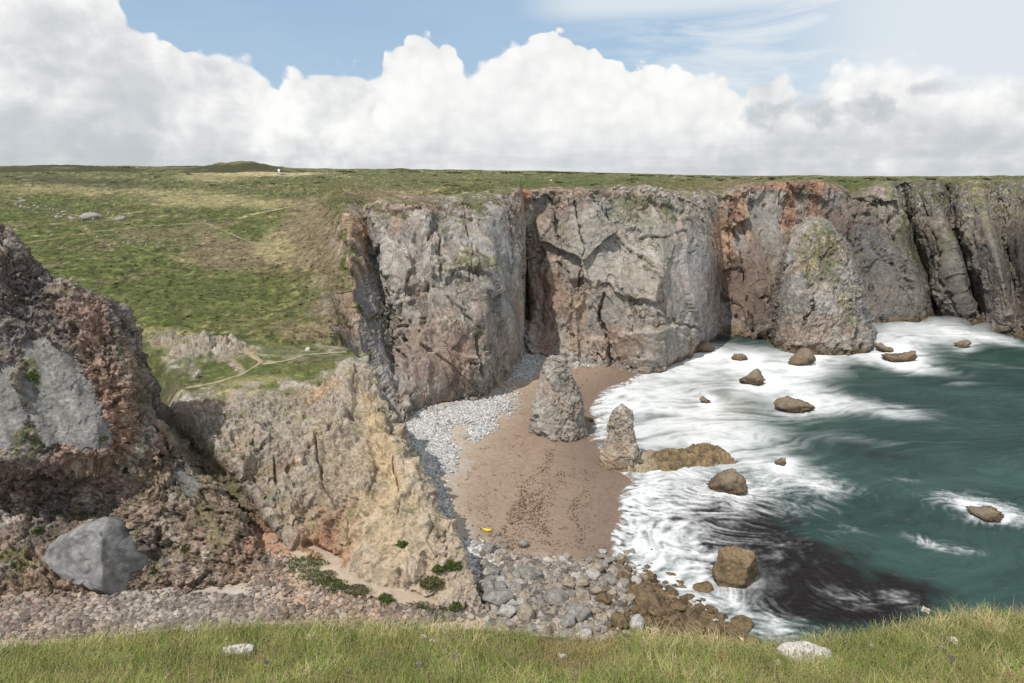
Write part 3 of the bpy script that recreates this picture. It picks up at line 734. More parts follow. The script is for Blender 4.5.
    c = blend(c, (.15, .12, .085), jm*.45)
    for cc, w in zones(px, py, p, [(260, 420, 60, 36, 0, (.31, .27, .225), .6), (410, 540, 50, 80, -25, (.42, .33, .235), .7), (390, 470, 25, 80, -22, (.40, .32, .22), .6), (345, 480, 26, 60, -10, (.37, .28, .19), .5), (330, 560, 28, 16, 30, RED, .75), (318, 548, 26, 24, 0, (.37, .19, .11), .8),
                                   (375, 540, 26, 50, -15, (.42, .32, .21), .6), (262, 545, 12, 30, -20, RED, .75), (305, 530, 26, 30, 0, (.30, .19, .12), .6), (380, 445, 14, 50, -20, (.42, .30, .165), .6), (300, 500, 40, 30, 0, (.33, .27, .21), .5), (352, 400, 12, 50, -15, (.38, .32, .25), .5), (450, 570, 22, 40, -25, (.37, .29, .22), .5), (340, 525, 20, 20, 0, ORANGE, .35), (240, 475, 30, 30, 0, BROWN, .35)], 402):
        c = blend(c, np.array(cc), w*0.9)
    g = grass_color(pn, 450)
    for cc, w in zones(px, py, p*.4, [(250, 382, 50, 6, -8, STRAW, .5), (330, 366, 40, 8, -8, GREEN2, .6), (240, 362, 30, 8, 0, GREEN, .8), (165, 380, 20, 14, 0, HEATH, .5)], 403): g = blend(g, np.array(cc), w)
    G = grid_normals(pn.reshape(nr, nc, 3)).reshape(-1, 3); G *= np.sign(G[:, 2:3]+1e-6)
    led = smooth(G[:, 2] + 0.5*fbm(p/1.4, 3, seed=490), 0.78, 1.0)*0.7*smooth(pn[:, 2], 3, 8)
    for _, w in zones(px, py, p, [(205, 425, 16, 6, 0, 1, .6), (290, 415, 12, 8, 20, 1, .5), (255, 395, 16, 6, 20, 1, .6), (215, 480, 14, 30, -35, 1, .7), (185, 440, 10, 30, -25, 1, .6), (330, 575, 16, 20, -40, 1, .5)], 491):
        led = np.maximum(led, w*smooth(fbm(p/.9, 3, seed=492), -.3, .2))
    rk2 = rk*(1-led)
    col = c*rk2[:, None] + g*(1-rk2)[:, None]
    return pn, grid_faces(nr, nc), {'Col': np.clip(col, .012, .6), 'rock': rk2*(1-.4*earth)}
pn, fc_, at_ = spur()
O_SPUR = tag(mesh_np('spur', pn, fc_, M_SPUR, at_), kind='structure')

# ------------------------------------------------------------------ crag: the near broken wall on the left
def crag():
    cols = []; cnt = []
    def c(n, r1, r2, r3, r4, r5, r6):
        a = [V(*r1), V(*r2), V(*r3), V(*r4), V(*r5), V(*r6)]
        u = a[0].copy(); u[2] = -1
        b1 = a[-1] + np.array([-.6, 4.0, -3.5]); b2 = b1 + np.array([-.5, 5.0, 0]); b2[2] = max(b2[2]-14, 1)
        cols.append([[*q, 1] for q in [u]+a+[b1, b2]]); cnt.append(n)
    c(80, (-300, 600, 51), (-300, 545, 53), (-300, 475, 55.5), (-300, 440, 54), (-290, 330, 56), (-280, 200, 58))
    c(110, (-120, 598, 52), (-120, 540, 56), (-120, 476, 59), (-120, 447, 54.6), (-115, 340, 57), (-110, 205, 59))
    c(60, (0, 594, 53.5), (0, 540, 58), (0, 476, 61.2), (0, 452, 55.4), (0, 345, 58), (0, 236, 60))
    c(50, (50, 594, 54), (50, 540, 58.2), (52, 476, 61.4), (52, 455, 55.6), (46, 360, 58.5), (38, 270, 61))
    c(40, (95, 597, 54.2), (98, 535, 58.2), (98, 474, 61), (98, 452, 56.0), (94, 370, 59), (84, 290, 61.5))
    c(34, (135, 600, 54.5), (140, 540, 57), (140, 490, 58.5), (135, 450, 59), (128, 385, 60.5), (112, 304, 62))
    c(34, (172, 598, 55), (172, 550, 57), (164, 500, 59), (150, 455, 60.5), (137, 400, 61.5), (122, 337, 63))
    c(34, (215, 596, 55), (214, 560, 56.8), (203, 520, 58.8), (182, 480, 60.5), (160, 440, 62), (140, 392, 63.5))
    c(34, (250, 594, 55.3), (248, 570, 56.5), (238, 548, 57.8), (222, 522, 59), (202, 490, 60.5), (182, 452, 62.5))
    c(26, (274, 594, 55.6), (273, 583, 56.2), (268, 568, 57), (260, 552, 57.8), (246, 528, 59), (230, 496, 61))
    c(0, (284, 590, 57), (283, 582, 57.5), (280, 572, 58), (274, 560, 58.6), (264, 544, 59.4), (250, 520, 60.6))
    P, _ = ribbon(cols, [6, 70, 74, 40, 116, 110, 20, 14], cnt[:-1])
    nr, nc, _ = P.shape
    N = grid_normals(P); N *= np.sign((N*(np.array([10, 0, CAMZ+10]) - P)).sum(-1, keepdims=True))
    p = P.reshape(-1, 3); n = N.reshape(-1, 3)
    px, py = project(p)
    wob = 7*fbm(p/2.2, 5, .7, 505)
    def poly(pts):
        d = np.full(len(p), 1e9)
        for (x0, y0), (x1, y1) in zip(pts, pts[1:]+pts[:1]):
            L_ = math.hypot(x1-x0, y1-y0); d = np.minimum(d, ((x1-x0)*(py-y0) - (y1-y0)*(px-x0))/L_)
        return smooth(d + wob, -1.5, 1.5)
    slab = poly([(25, 344), (62, 341), (92, 388), (118, 436), (110, 449), (42, 450), (29, 400)])
    slab = np.maximum(slab, poly([(-60, 372), (12, 366), (22, 400), (30, 446), (-60, 450)]))
    slab = np.maximum(slab, poly([(178, 452), (190, 455), (199, 478), (194, 498), (182, 490)]))
    w0 = fbm(p/4., 3, seed=510)[:, None]
    dsp, rA, rB, rC, jm = relief(p, 4.4, 510, (1, 1, .75), .5, 1.3, .30)
    fC, rc2 = facets((p+.25*w0)/0.62, 513, 1.1, .12); fD, rD = facets(p/0.27, 514, 1., .1)
    low = smooth(py, 430, 470)*smooth(px, 150, 120)
    d = (dsp*(1-.8*slab) + (.20+.14*low)*fC*(1-.92*slab) + 0.08*fD*(1-.6*slab) + 0.9*fbm(p/7., 3, seed=531)*(1-.6*slab) + 0.4*ridged(p*np.array([1/5., 1/5., 1/12.]), 3, 532)*(1-.9*slab)) - .75*smooth(px, 60, 130)
    pn = p + n*d[:, None]
    c = rock_color(pn, rA, rB, 540, (.175, .145, .126), 0.8)
    c *= (1+0.30*rC+0.36*rc2+0.22*rD)[:, None]
    c = blend(c, (.10, .075, .06), jm*.5*(1-slab))
    for cc, w in zones(px, py, p, [(25, 300, 44, 56, 0, (.115, .093, .083), .75), (100, 370, 18, 60, -14, (.35, .20, .14), .6), (120, 420, 16, 40, 0, (.34, .2, .13), .45), (70, 300, 26, 20, 20, PINK, .5), (45, 480, 60, 26, 0, (.17, .125, .11), .7),  # first spot paints shade on the upper left faces turned from the sun
                                   (195, 490, 40, 50, -40, (.25, .205, .15), .5), (240, 570, 24, 20, 0, BROWN, .5), (250, 545, 8, 8, 0, RED, .6), (115, 480, 18, 30, 0, PINK, .5), (20, 590, 70, 20, 0, SOIL, .7), (130, 320, 14, 30, -20, BLUEGREY, .5)], 502): c = blend(c, np.array(cc), w*.85)
    c = c*(1-slab)[:, None] + (np.array([.185, .178, .168])*(1+.42*fbm(np.stack([p[:, 0]+.35*p[:, 2], p[:, 1], .22*p[:, 2]], 1)/1.1, 4, .6, 541)[:, None]-.35*jm[:, None]+.15*rA[:, None]))*slab[:, None]
    g = grass_color(pn, 550)
    G = grid_normals(pn.reshape(nr, nc, 3)).reshape(-1, 3); G *= np.sign(G[:, 2:3]+1e-6)
    led = smooth(G[:, 2] + 0.6*fbm(p/1.2, 3, seed=590), 0.85, 1.1)*0.7*(1-slab)
    for _, w in zones(px, py, p, [(33, 370, 6, 12, -20, 1, .9), (180, 440, 12, 50, -35, 1, .75), (205, 520, 10, 40, -35, 1, .6), (165, 520, 10, 40, -10, 1, .4), (28, 440, 12, 14, 0, 1, .8), (75, 460, 10, 10, 0, 1, .3), (82, 510, 18, 8, -10, 1, .8), (12, 560, 30, 12, 0, 1, .9), (155, 570, 10, 12, 0, 1, .6)], 591):
        led = np.maximum(led, w*smooth(fbm(p/.7, 3, seed=592), -.3, .15))
    col = c*(1-led)[:, None] + g*led[:, None]
    return pn, grid_faces(nr, nc), {'Col': np.clip(col, .012, .6), 'rock': (1-led)*(1-.5*slab)}
pn, fc_, at_ = crag()
O_CRAG = tag(mesh_np('crag', pn, fc_, M_NEAR, at_), kind='structure')

# ------------------------------------------------------------------ beach: sand, shingle banks and scree floor
bc = [(640, 372, 0.05), (615, 378, .35), (597, 392, .05), (583, 405, 0.1), (586, 440, 0.1), (603, 468, .15), (637, 482, 0.05), (622, 520, 0.05), (611, 552, 0.05), (640, 590, 0.1), (690, 622, 0.1), (745, 645, 0.1),
      (650, 362, 0.3), (590, 366, 1.2), (560, 370, 1.6), (540, 358, 3.0), (525, 360, 3.6), (520, 385, 2.0), (545, 440, .9), (500, 440, 1.5), (500, 400, 2.4), (470, 410, 3.0), (440, 420, 3.2), (415, 432, 3.6), (410, 470, 3.2), (450, 480, 2.0), (480, 520, 1.6), (540, 520, .9), (590, 500, .5), (460, 540, 2.2), (470, 575, 2.4), (520, 600, 1.6), (570, 600, 1.0),
      (480, 640, 2.6), (560, 650, 1.8), (640, 660, 1.0), (400, 622, 3.6), (380, 600, 4.4), (300, 612, 4.8), (200, 606, 4.9), (100, 606, 5.2), (0, 606, 5.6), (-150, 610, 6), (330, 580, 5.6), (275, 552, 6.6), (243, 520, 7.6), (232, 580, 4.6), (195, 588, 4.5), (150, 592, 4.6), (100, 592, 4.8), (290, 640, 4.2), (100, 660, 4.6), (0, 680, 5),
      (680, 380, -.9), (720, 400, -1.6), (700, 450, -1.2), (660, 500, -.8), (650, 540, -.7), (690, 580, -.9), (740, 610, -1.0), (800, 640, -1.4), (820, 480, -3), (900, 400, -4), (1000, 500, -5), (850, 580, -4), (700, 350, -1.0), (780, 365, -2.), (900, 340, -3), (1020, 350, -4), (1100, 640, -5), (420, 400, 3.6), (380, 420, 4.0), (440, 380, 3.8), (500, 360, 4)]
BC = np.array([Z(*q) for q in bc])
def _tps(d): return np.where(d > 1e-6, d, 0)
_D = np.linalg.norm(BC[:, None, :2]-BC[None, :, :2], axis=-1)
_A = np.block([[_tps(_D)+np.eye(len(BC))*1.0*(-1), np.c_[np.ones(len(BC)), BC[:, :2]]], [np.r_[np.ones((1, len(BC))), BC[:, :2].T], np.zeros((3, 3))]])
_W = np.linalg.solve(_A, np.r_[BC[:, 2], 0, 0, 0])
def beach_z(xy):
    out = np.zeros(len(xy))
    for i in range(len(BC)):
        out += _W[i]*np.linalg.norm(xy-BC[i, :2], axis=1)
    return out + _W[-3] + xy@_W[-2:]
def beach():
    pxs = np.r_[np.linspace(-220, 350, 170), np.linspace(352, 760, 330), np.linspace(768, 1120, 45)]
    tt = np.r_[np.linspace(tan_of(348), tan_of(660), 380), np.linspace(tan_of(664), tan_of(740), 24)]
    PX, T = np.meshgrid(pxs, tt)
    Y = (1.0-CAMZ)/T
    X = (PX-512)/FPX*Y*1.07
    xy = np.stack([X.ravel(), Y.ravel()], 1)
    z = beach_z(xy)
    p = np.c_[xy, z]
    px, py = project(p)
    n1 = fbm(p/np.array([6., 6., 6.]), 4, seed=600)
    stony = np.zeros(len(p))
    for _, w in zones(px, py, p, [(430, 440, 26, 44, -25, 1, 1), (470, 412, 40, 14, -12, 1, 1), (525, 365, 22, 12, -30, 1, 1), (420, 480, 14, 20, 0, 1, 1), (540, 600, 90, 34, 15, 1, 1), (150, 612, 200, 30, 0, 1, 1), (350, 612, 100, 12, 0, 1, .8), (670, 610, 70, 30, 20, 1, .9), (465, 545, 14, 26, 0, 1, .6)], 601): stony = np.maximum(stony, w)
    p[:, 2] += 0.06*n1 + stony*(0.16*fbm(p/.8, 3, seed=602)) + 0.02*fbm(p/np.array([1.5, .7, 1]), 2, seed=603)
    wet = smooth(z + .25*n1, 3.0, 1.2)
    c = blend(np.tile(np.array([.40, .325, .245], F32), (len(p), 1)), (.26, .19, .14), wet)
    c = blend(c, (.16, .115, .088), smooth(z+.12*n1, 1.2, .15)*.85)
    c = blend(c, (.44, .33, .25), smooth(fbm(p/np.array([2.2, 2.2, 2.2]), 3, seed=607), .25, .7)*.3*(1-wet))
    c = blend(c, (.36, .33, .30), stony*.8)
    for cc, w in zones(px, py, p, [(265, 560, 30, 22, 40, (.33, .18, .115), .9), (300, 592, 50, 16, 15, (.36, .235, .16), .85), (370, 606, 60, 9, 8, (.42, .33, .25), .6), (50, 612, 90, 22, 0, (.25, .165, .125), .85), (180, 606, 60, 12, 0, (.29, .255, .235), .8), (245, 525, 14, 20, -30, (.45, .24, .15), .8), (435, 600, 60, 20, 0, (.43, .34, .25), .6)], 604): c = blend(c, np.array(cc), w)
    # drifted weed stains along old swash lines
    q = p*np.array([1, 1, 0]) + 1.5*fbm(p/5., 3, seed=605)[:, None]
    ln = np.abs(perlin(q*np.array([.22, .30, 1]), 606))
    weed = smooth(ln, .06, .0)*smooth(fbm(p/1.2, 3, .7, 608), .0, .5)*smooth(z, .3, .6)*smooth(z, 1.9, 1.5)*(1-stony)
    c = blend(c, (.075, .042, .030), weed*.85)
    fr = (z + .10*n1 + .05*fbm(p/2., 3, seed=610))/.33; tl_ = smooth(np.abs(fr-np.floor(fr)-.5), .10, .0)*smooth(fbm(p/4., 2, seed=611), -.3, .3)*(1-stony)
    c *= (1-.16*tl_)[:, None]
    c *= (1+.10*fbm(p/.7, 3, seed=609))[:, None]
    return p, grid_faces(*PX.shape), {'Col': np.clip(c, .01, .6), 'rock': stony*.5}
pn, fc_, at_ = beach()
O_BEACH = tag(mesh_np('beach', pn, fc_, M_SAND, at_), kind='structure')

# ------------------------------------------------------------------ sea rocks: where they stand (px, py of waterline centre, width, height, extra)
SEA_ROCKS = [(750, 384, 26, 12), (800, 364, 28, 14), (741, 361, 18, 8), (795, 410, 40, 14), (886, 352, 20, 8), (899, 361, 32, 14), (782, 465, 13, 8), (731, 492, 42, 21),
             (737, 579, 40, 44), (705, 403, 12, 5), (592, 422, 5, 4), (986, 516, 40, 10), (962, 347, 16, 6), (700, 352, 26, 9)]

# ------------------------------------------------------------------ sea: long-exposure water with foam
def mat_sea():
    m = bpy.data.materials.new('sea_water'); m.use_nodes = True
    t = NT(m.node_tree); b = t.n['Principled BSDF']
    foam = t.attr('foam', 'Fac'); col = t.attr('Col'); film = t.attr('film', 'Fac')
    co = t.node('ShaderNodeNewGeometry').outputs['Position']
    n = t.noise(t.vm('MULTIPLY', co, (.35, 1.2, 1)), 1.6, 5, .6, .8)
    f = t.m('ADD', foam, t.m('MULTIPLY', t.m('SUBTRACT', n, .5), t.m('MULTIPLY', t.m('MULTIPLY', foam, t.m('SUBTRACT', 1.0, foam)), .8)), clamp=True)
    c = t.mix(f, col, (.72, .725, .73))
    t.put(b.inputs['Base Color'], c)
    t.put(b.inputs['Roughness'], t.m('MULTIPLY_ADD', f, .55, .30))
    b.inputs['IOR'].default_value = 1.33
    t.put(b.inputs['Specular IOR Level'], t.m('MULTIPLY_ADD', f, -.12, .17))
    h = t.noise(t.vm('MULTIPLY', co, (.5, 1, 1)), .9, 4, .55)
    t.put(b.inputs['Normal'], t.bump(t.m('ADD', h, t.m('MULTIPLY', t.noise(t.vm('MULTIPLY', co, (.35, 1.6, 1)), 1.1, 4, .6), .5)), .4, .5))
    tr = t.node('ShaderNodeBsdfTransparent')
    mx = t.node('ShaderNodeMixShader'); t.put(mx.inputs[0], film)
    t.l.new(tr.outputs[0], mx.inputs[1]); t.l.new(b.outputs[0], mx.inputs[2])
    t.l.new(mx.outputs[0], t.n['Material Output'].inputs[0])
    return m
def sea():
    pxs = np.r_[np.linspace(545, 1060, 620), np.linspace(1066, 1300, 30)]
    pys = np.r_[np.linspace(303, 660, 460), np.linspace(666, 760, 18)]
    PX, PY = np.meshgrid(pxs, pys)
    Y = -CAMZ/np.vectorize(tan_of)(PY)
    dy = (341.5-PY)/FPX
    X = Y*((PX-512)/FPX)/(cP+dy*sP)
    p = np.c_[X.ravel(), Y.ravel(), np.zeros(X.size)]
    px, py = PX.ravel(), PY.ravel()
    bz = beach_z(p[:, :2])
    # coordinates that run with the drawn-out wave streaks, warped
    w1 = fbm(p/18., 3, seed=700); w2 = fbm(p/18.+40, 3, seed=701)
    wp = p + np.stack([5*w1, 5*w2, 0*w1], 1)
    w3 = fbm(p/4., 3, seed=702)
    wp2 = wp + np.stack([1.1*w3, .9*fbm(p/4.+9, 3, seed=703), 0*w3], 1)*smooth(py, 400, 500)[:, None] + np.stack([.8*w3, .5*w3, 0*w3], 1)
    ang = math.radians(-14)
    rot = np.array([[math.cos(ang), -math.sin(ang)], [math.sin(ang), math.cos(ang)]])
    s = (wp2[:, :2]@rot.T)
    st = fbm(np.c_[s[:, 0]/14., s[:, 1]/1.9, np.zeros(len(s))], 5, .5, 710)       # long streaks
    ang2 = math.radians(38)
    rot2 = np.array([[math.cos(ang2), -math.sin(ang2)], [math.sin(ang2), math.cos(ang2)]])
    s2 = (wp2[:, :2]@rot2.T)
    s2 = (wp + np.stack([.5*w3, .35*w3, 0*w3], 1))[:, :2]
    def wisps(deg, lx, ly, seed):
        a = math.radians(deg); r_ = np.array([[math.cos(a), -math.sin(a)], [math.sin(a), math.cos(a)]])
        t_ = s2@r_.T
        return fbm(np.c_[t_[:, 0]/lx, t_[:, 1]/ly, np.zeros(len(t_))], 5, .56, seed)
    wa, wb = wisps(30, 2.6, .8, 711), wisps(-22, 3.2, .9, 712)
    kk = smooth(fbm(p/6., 2, seed=713), -.25, .25)
    st2 = (wa*kk + wb*(1-kk))*1.1 + .35*fbm(p/.55, 2, seed=714)
    mix = smooth(py, 440, 500)
    stk = st*(1-mix) + st2*mix
    def g(cx, cy, rx, ry, a=0):
        ca, sa = math.cos(math.radians(a)), math.sin(math.radians(a))
        dx, dyy = px-cx, py-cy
        return np.exp(-(((dx*ca+dyy*sa)/rx)**2 + ((-dx*sa+dyy*ca)/ry)**2))
    F = np.zeros(len(p))
    for (cx, cy, rx, ry, a, k) in [(615, 405, 40, 42, 0, 1.25), (660, 375, 60, 26, -8, 1.0), (690, 420, 70, 26, 5, .75), (735, 360, 60, 14, 0, .9), (770, 380, 45, 14, 10, .85), (800, 372, 40, 14, 0, .8), (845, 352, 50, 10, -4, 1.0), (900, 338, 60, 16, -6, 1.15), (950, 334, 50, 9, 4, 1.0), (1000, 340, 34, 4, 12, .9),
                                   (905, 362, 40, 10, 8, .7), (930, 372, 40, 5, 6, .45), (800, 398, 40, 12, 10, .85), (850, 404, 50, 9, 8, .75), (905, 413, 40, 7, 6, .6), (690, 452, 40, 14, 0, .7), (740, 440, 60, 18, 6, .7), (770, 470, 55, 16, 10, .9), (820, 486, 34, 10, 8, .75), (680, 475, 40, 20, 0, .9), (640, 500, 30, 40, 0, .95), (660, 530, 45, 40, 0, .75), (690, 560, 45, 34, 20, .65),
                                   (640, 570, 30, 30, 0, .8), (700, 605, 50, 26, 15, .75), (760, 625, 50, 16, 10, .7), (725, 500, 50, 20, 0, .55), (770, 545, 50, 14, 10, .22), (980, 508, 36, 9, 8, .95), (955, 500, 30, 6, 10, .6), (1010, 520, 24, 5, 8, .6), (925, 543, 22, 5, 16, .75), (960, 550, 24, 4, 8, .5), (905, 480, 18, 3, 4, .4), (840, 530, 20, 6, 0, .3), (850, 598, 40, 10, 12, .45), (905, 600, 26, 8, 20, .35), (690, 400, 90, 50, 0, .42),
                                   (960, 384, 30, 3, 0, .28), (1000, 366, 40, 3, 4, .3), (800, 510, 40, 8, 0, .35), (860, 440, 40, 6, 6, .3)]:
        F += k*g(cx, cy, rx, ry, a)
    F = F/(1+.22*F**2)
    # surf round every rock and along the foot of the cliffs
    for (cx, cy, w, h) in SEA_ROCKS:
        F += .55*g(cx, cy, w*.9+4, h*.45+4)*smooth(px, cx-w, cx+w*.4) + .25*g(cx, cy+3, w*.7+4, 6)
    silky = smooth(py, 460, 380)                                        # spray-smoothed upper bay
    foam = smooth(F + (.52-.20*silky)*stk*np.clip(.4+F, 0, 1) + .25*w3*F, .06, 1.55)
    gap = smooth(st + .3*w3, .25, .75)*(1-mix)*smooth(px, 620, 680)*g(720, 420, 110, 45)*.75   # sandy water between streaks
    foam = foam*(1-gap)
    foam = np.clip(foam, 0, 1)
    depth = -bz
    shore = smooth(depth, .38, .05)*(smooth(py, 330, 360))
    foam = np.maximum(foam, shore*.85*smooth(stk, -1.1, .3))
    # water colour: teal, weed-dark and sandy
    tl = np.tile(np.array([.018, .042, .037], F32), (len(p), 1))
    tl = blend(tl, (.032, .066, .055), smooth(fbm(p/np.array([30., 12., 1])+3, 3, seed=720), -.3, .6)*.8)
    dark = 1.1*g(800, 585, 95, 46, 10) + .9*g(735, 535, 60, 40, 20) + .5*g(690, 500, 70, 26) + .5*g(900, 600, 60, 22) + .35*g(870, 455, 90, 12, 6) + .25*g(960, 485, 60, 10) + .3*g(790, 428, 50, 14)
    dk = smooth(dark + .35*w3 + .25*w1, .25, .85)
    tl = blend(tl, (.009, .0055, .006), dk*.97)
    foam = foam*(1-.35*smooth(g(800, 580, 80, 40, 10), .3, .8))
    tl = blend(tl, (.16, .15, .115), smooth(1.2*g(710, 415, 70, 30)+.5*g(650, 470, 60, 20)+.4*w1, .35, .9)*.75)
    tl = tl*(1 + .22*st + .10*w3 + .12*fbm(np.c_[s[:, 0]/5., s[:, 1]/.8, 0*s[:, 0]], 3, .6, 730))[:, None]
    p[:, 2] = .05*stk*smooth(depth, .1, .8) + .18*F*smooth(depth, .2, 1.0)*(.5+.5*st) + .10*w1
    p[:, 2] += np.where(depth < .25, .05, 0)
    film = smooth(depth + .22*st2 + .05, -.05, .22)
    film = np.where(px < 700, film, 1)
    return p, grid_faces(*PX.shape), {'Col': np.clip(tl, .004, .6), 'foam': foam, 'film': film}
pn, fc_, at_ = sea()
O_SEA = tag(mesh_np('sea', pn, fc_, mat_sea(), at_), kind='structure')

# ------------------------------------------------------------------ rock things
def ico(sub):
    import bmesh
    bm = bmesh.new(); bmesh.ops.create_icosphere(bm, subdivisions=sub, radius=1)
    v = np.array([q.co[:] for q in bm.verts]); f = np.array([[q.index for q in fc.verts] for fc in bm.faces]); bm.free()
    return v, f
ICO = {k: ico(k) for k in (1, 2, 3, 4, 5)}
def boulder_verts(seed, sub=4, planes=11, rough=.05, size=1.0):
    """a sphere cut back by random planes, so it has faces and edges, then roughened"""
    rs = np.random.RandomState(seed)
    v, f = ICO[sub]; d = v/np.linalg.norm(v, axis=1)[:, None]
    nrm = rs.normal(size=(planes, 3)); nrm /= np.linalg.norm(nrm, axis=1)[:, None]
    h = rs.uniform(.50, .86, planes)
    dots = d@nrm.T
    r = np.where(dots > .05, h/np.maximum(dots, .05), 9)
    k = 26.0
    rr = -np.log(np.exp(-k*np.minimum(r, 1.15)).sum(1) + np.exp(-k*1.1))/k + .05
    q = d*rr[:, None]
    q = q*(1 + rough*fbm(q*2.2+seed, 4, .55, seed) + rough*.8*facets(q*2.6+seed, seed, .6, .3)[0])[:, None]
    return q, f
def shade_stone(q, seed, c0, c1, amt=.3):
    n = fbm(q*1.7+seed*3.1, 4, .6, seed)
    c = blend(np.tile(np.array(c0, F32), (len(q), 1)), c1, smooth(n, -.2, .5))
    return np.clip(c*(1+amt*fbm(q*5+seed, 3, seed=seed+1))[:, None], .01, .65)
WEED0, WEED1 = (.165, .115, .065), (.085, .062, .042)

def lathe_rock(name, rows, depth_ratio, mat, seed, base=GREY, amps=(.7, .45, .2), foot=None, res=150):
    """a stack described by its left and right outline (px) at successive heights; each ring is a real cross-section"""
    L = np.array([V(a, y, Yd) for (a, b, y, Yd) in rows]); R = np.array([V(b, y, Yd) for (a, b, y, Yd) in rows])
    C = (L+R)/2; W = np.linalg.norm(R-L, axis=1)/2
    tt = np.linspace(0, len(rows)-1, 150)
    C = pchip(C, tt); W = pchip(W[:, None], tt)[:, 0]
    th = np.linspace(0, 2*np.pi, res, endpoint=False)
    P = np.zeros((len(tt), res, 3))
    P[..., 0] = C[:, None, 0] + W[:, None]*np.cos(th); P[..., 1] = C[:, None, 1] + depth_ratio*W[:, None]*np.sin(th) + 0; P[..., 2] = C[:, None, 2]
    ctr = np.stack([C[:, 0], C[:, 1], C[:, 2]], 1)
    p = P.reshape(-1, 3); n = (P-ctr[:, None, :]); n[..., 2] += .25*W[:, None]; n /= np.maximum(np.linalg.norm(n, axis=-1, keepdims=True), 1e-6); n = n.reshape(-1, 3)
    fA, rA = facets(p/3.4, seed, 1., .3); fB, rB = facets(p/1.3, seed+1, 1.1, .4); fC, rC = facets(p/.5, seed+2, 1., .35)
    fade = np.repeat(np.clip(W/np.maximum(W.max(), 1e-6)*2.2, .25, 1), res)
    dr, _a, _b, rC, jmx = relief(p, 3.4*amps[0]/.36, seed+5, (1, 1, .5), .35, 1.1, .3)
    d = (.85*dr + .3*amps[0]*fA + .25*amps[1]*fB + .5*amps[2]*fC)*fade
    pn = p + n*d[:, None]
    i = np.arange(len(tt)*res).reshape(len(tt), res); j = np.roll(i, -1, 1)
    f = np.stack([i[:-1], j[:-1], j[1:], i[1:]], -1).reshape(-1, 4)
    c = rock_color(pn, rA, rB, seed, base, .3); c *= (1+.3*rC)[:, None]; c = blend(c, (.11, .09, .07), jmx*.6)
    return pn, f, c

# tall stack on the sand
rows = [(530, 584, 449, 104.5), (531, 583, 440, 104.3), (531, 584, 428, 104.5), (533, 584, 414, 104.7), (535, 583, 400, 105), (539, 577, 384, 105.3), (543, 570, 369, 105.6), (547, 565, 360, 105.8), (550, 561, 356, 105.9), (553, 558, 355, 106)]
q, f, c = lathe_rock('stack', rows, .8, None, 800, (.275, .255, .228), (.36, .34, .2))
c = blend(c, (.20, .16, .12), smooth(q[:, 2], 1.6, .5)*.6)
tag(mesh_np('sea_stack', q, f, M_STONE, {'Col': np.clip(c, .01, .6), 'rock': np.ones(len(q))}), 'tall tapering grey limestone stack standing alone on the wet sand', 'rock stack')
# short stack with its reef tail
rows = [(601, 642, 470, 93), (603, 640, 460, 93.2), (604, 638, 448, 93.5), (607, 634, 438, 93.8), (610, 632, 428, 94), (612, 632, 418, 94.2), (615, 629, 410, 94.4), (619, 625, 405.5, 94.6), (621, 623, 404, 94.7)]
q, f, c = lathe_rock('stack', rows, .75, None, 820, (.27, .235, .19), (.30, .3, .18), res=110)
c = blend(c, (.32, .23, .12), smooth(fbm(q/1.5, 3, seed=822), .1, .6)*.45)
c = blend(c, (.19, .135, .075), smooth(q[:, 2], 2.4, .4)*.7)
# the reef: a low ridge running out from the pillar's foot
def reef():
    axis = [(625, 466, 1.6, 2.6), (645, 463, 1.5, 3.4), (662, 462, 1.3, 3.6), (682, 459, 1.2, 3.6), (705, 456, 1.5, 3.8), (722, 457, 1.0, 3.0), (737, 461, .3, 1.4)]
    A = np.array([[*Z(x, y, 0.0), h, w] for x, y, h, w in axis])
    tt = np.linspace(0, len(axis)-1, 190); A = pchip(A, tt)
    sN = np.linspace(-1.25, 1.25, 90)
    Pp = np.zeros((190, 90, 3))
    Pp[..., 0] = A[:, None, 0]; Pp[..., 1] = A[:, None, 1] + sN*A[:, None, 4]
    Pp[..., 2] = A[:, None, 3]*np.clip(1-np.abs(sN)**2.2, -1.2, 1) - .05
    p = Pp.reshape(-1, 3)
    fA, rA = facets(p/1.8, 831, 1., .4); fB, rB = facets(p/.7, 832, 1., .4)
    d = .28*fA + .2*fB + .4*fbm(p/2.5, 4, seed=833)
    p2 = p + np.stack([0*d, 0*d, d], 1)
    col = shade_stone(p/2., 834, (.185, .13, .07), (.10, .075, .045))
    col = blend(col, (.33, .28, .2), smooth(p2[:, 0], A[60, 0], A[25, 0])*.75)
    col *= (1+.3*rA+.3*rB)[:, None]
    return p2, grid_faces(190, 90), np.clip(col, .01, .6)
q2, f2, c2 = reef()
q_all = np.r_[q, q2]; f_all = np.r_[f, f2+len(q)]; c_all = np.r_[c, c2]
tag(mesh_np('sea_stack', q_all, f_all, M_STONE, {'Col': np.clip(c_all, .01, .6), 'rock': np.ones(len(q_all))}), 'short knobbly stack with a low brown weedy reef running out into the surf', 'rock stack')

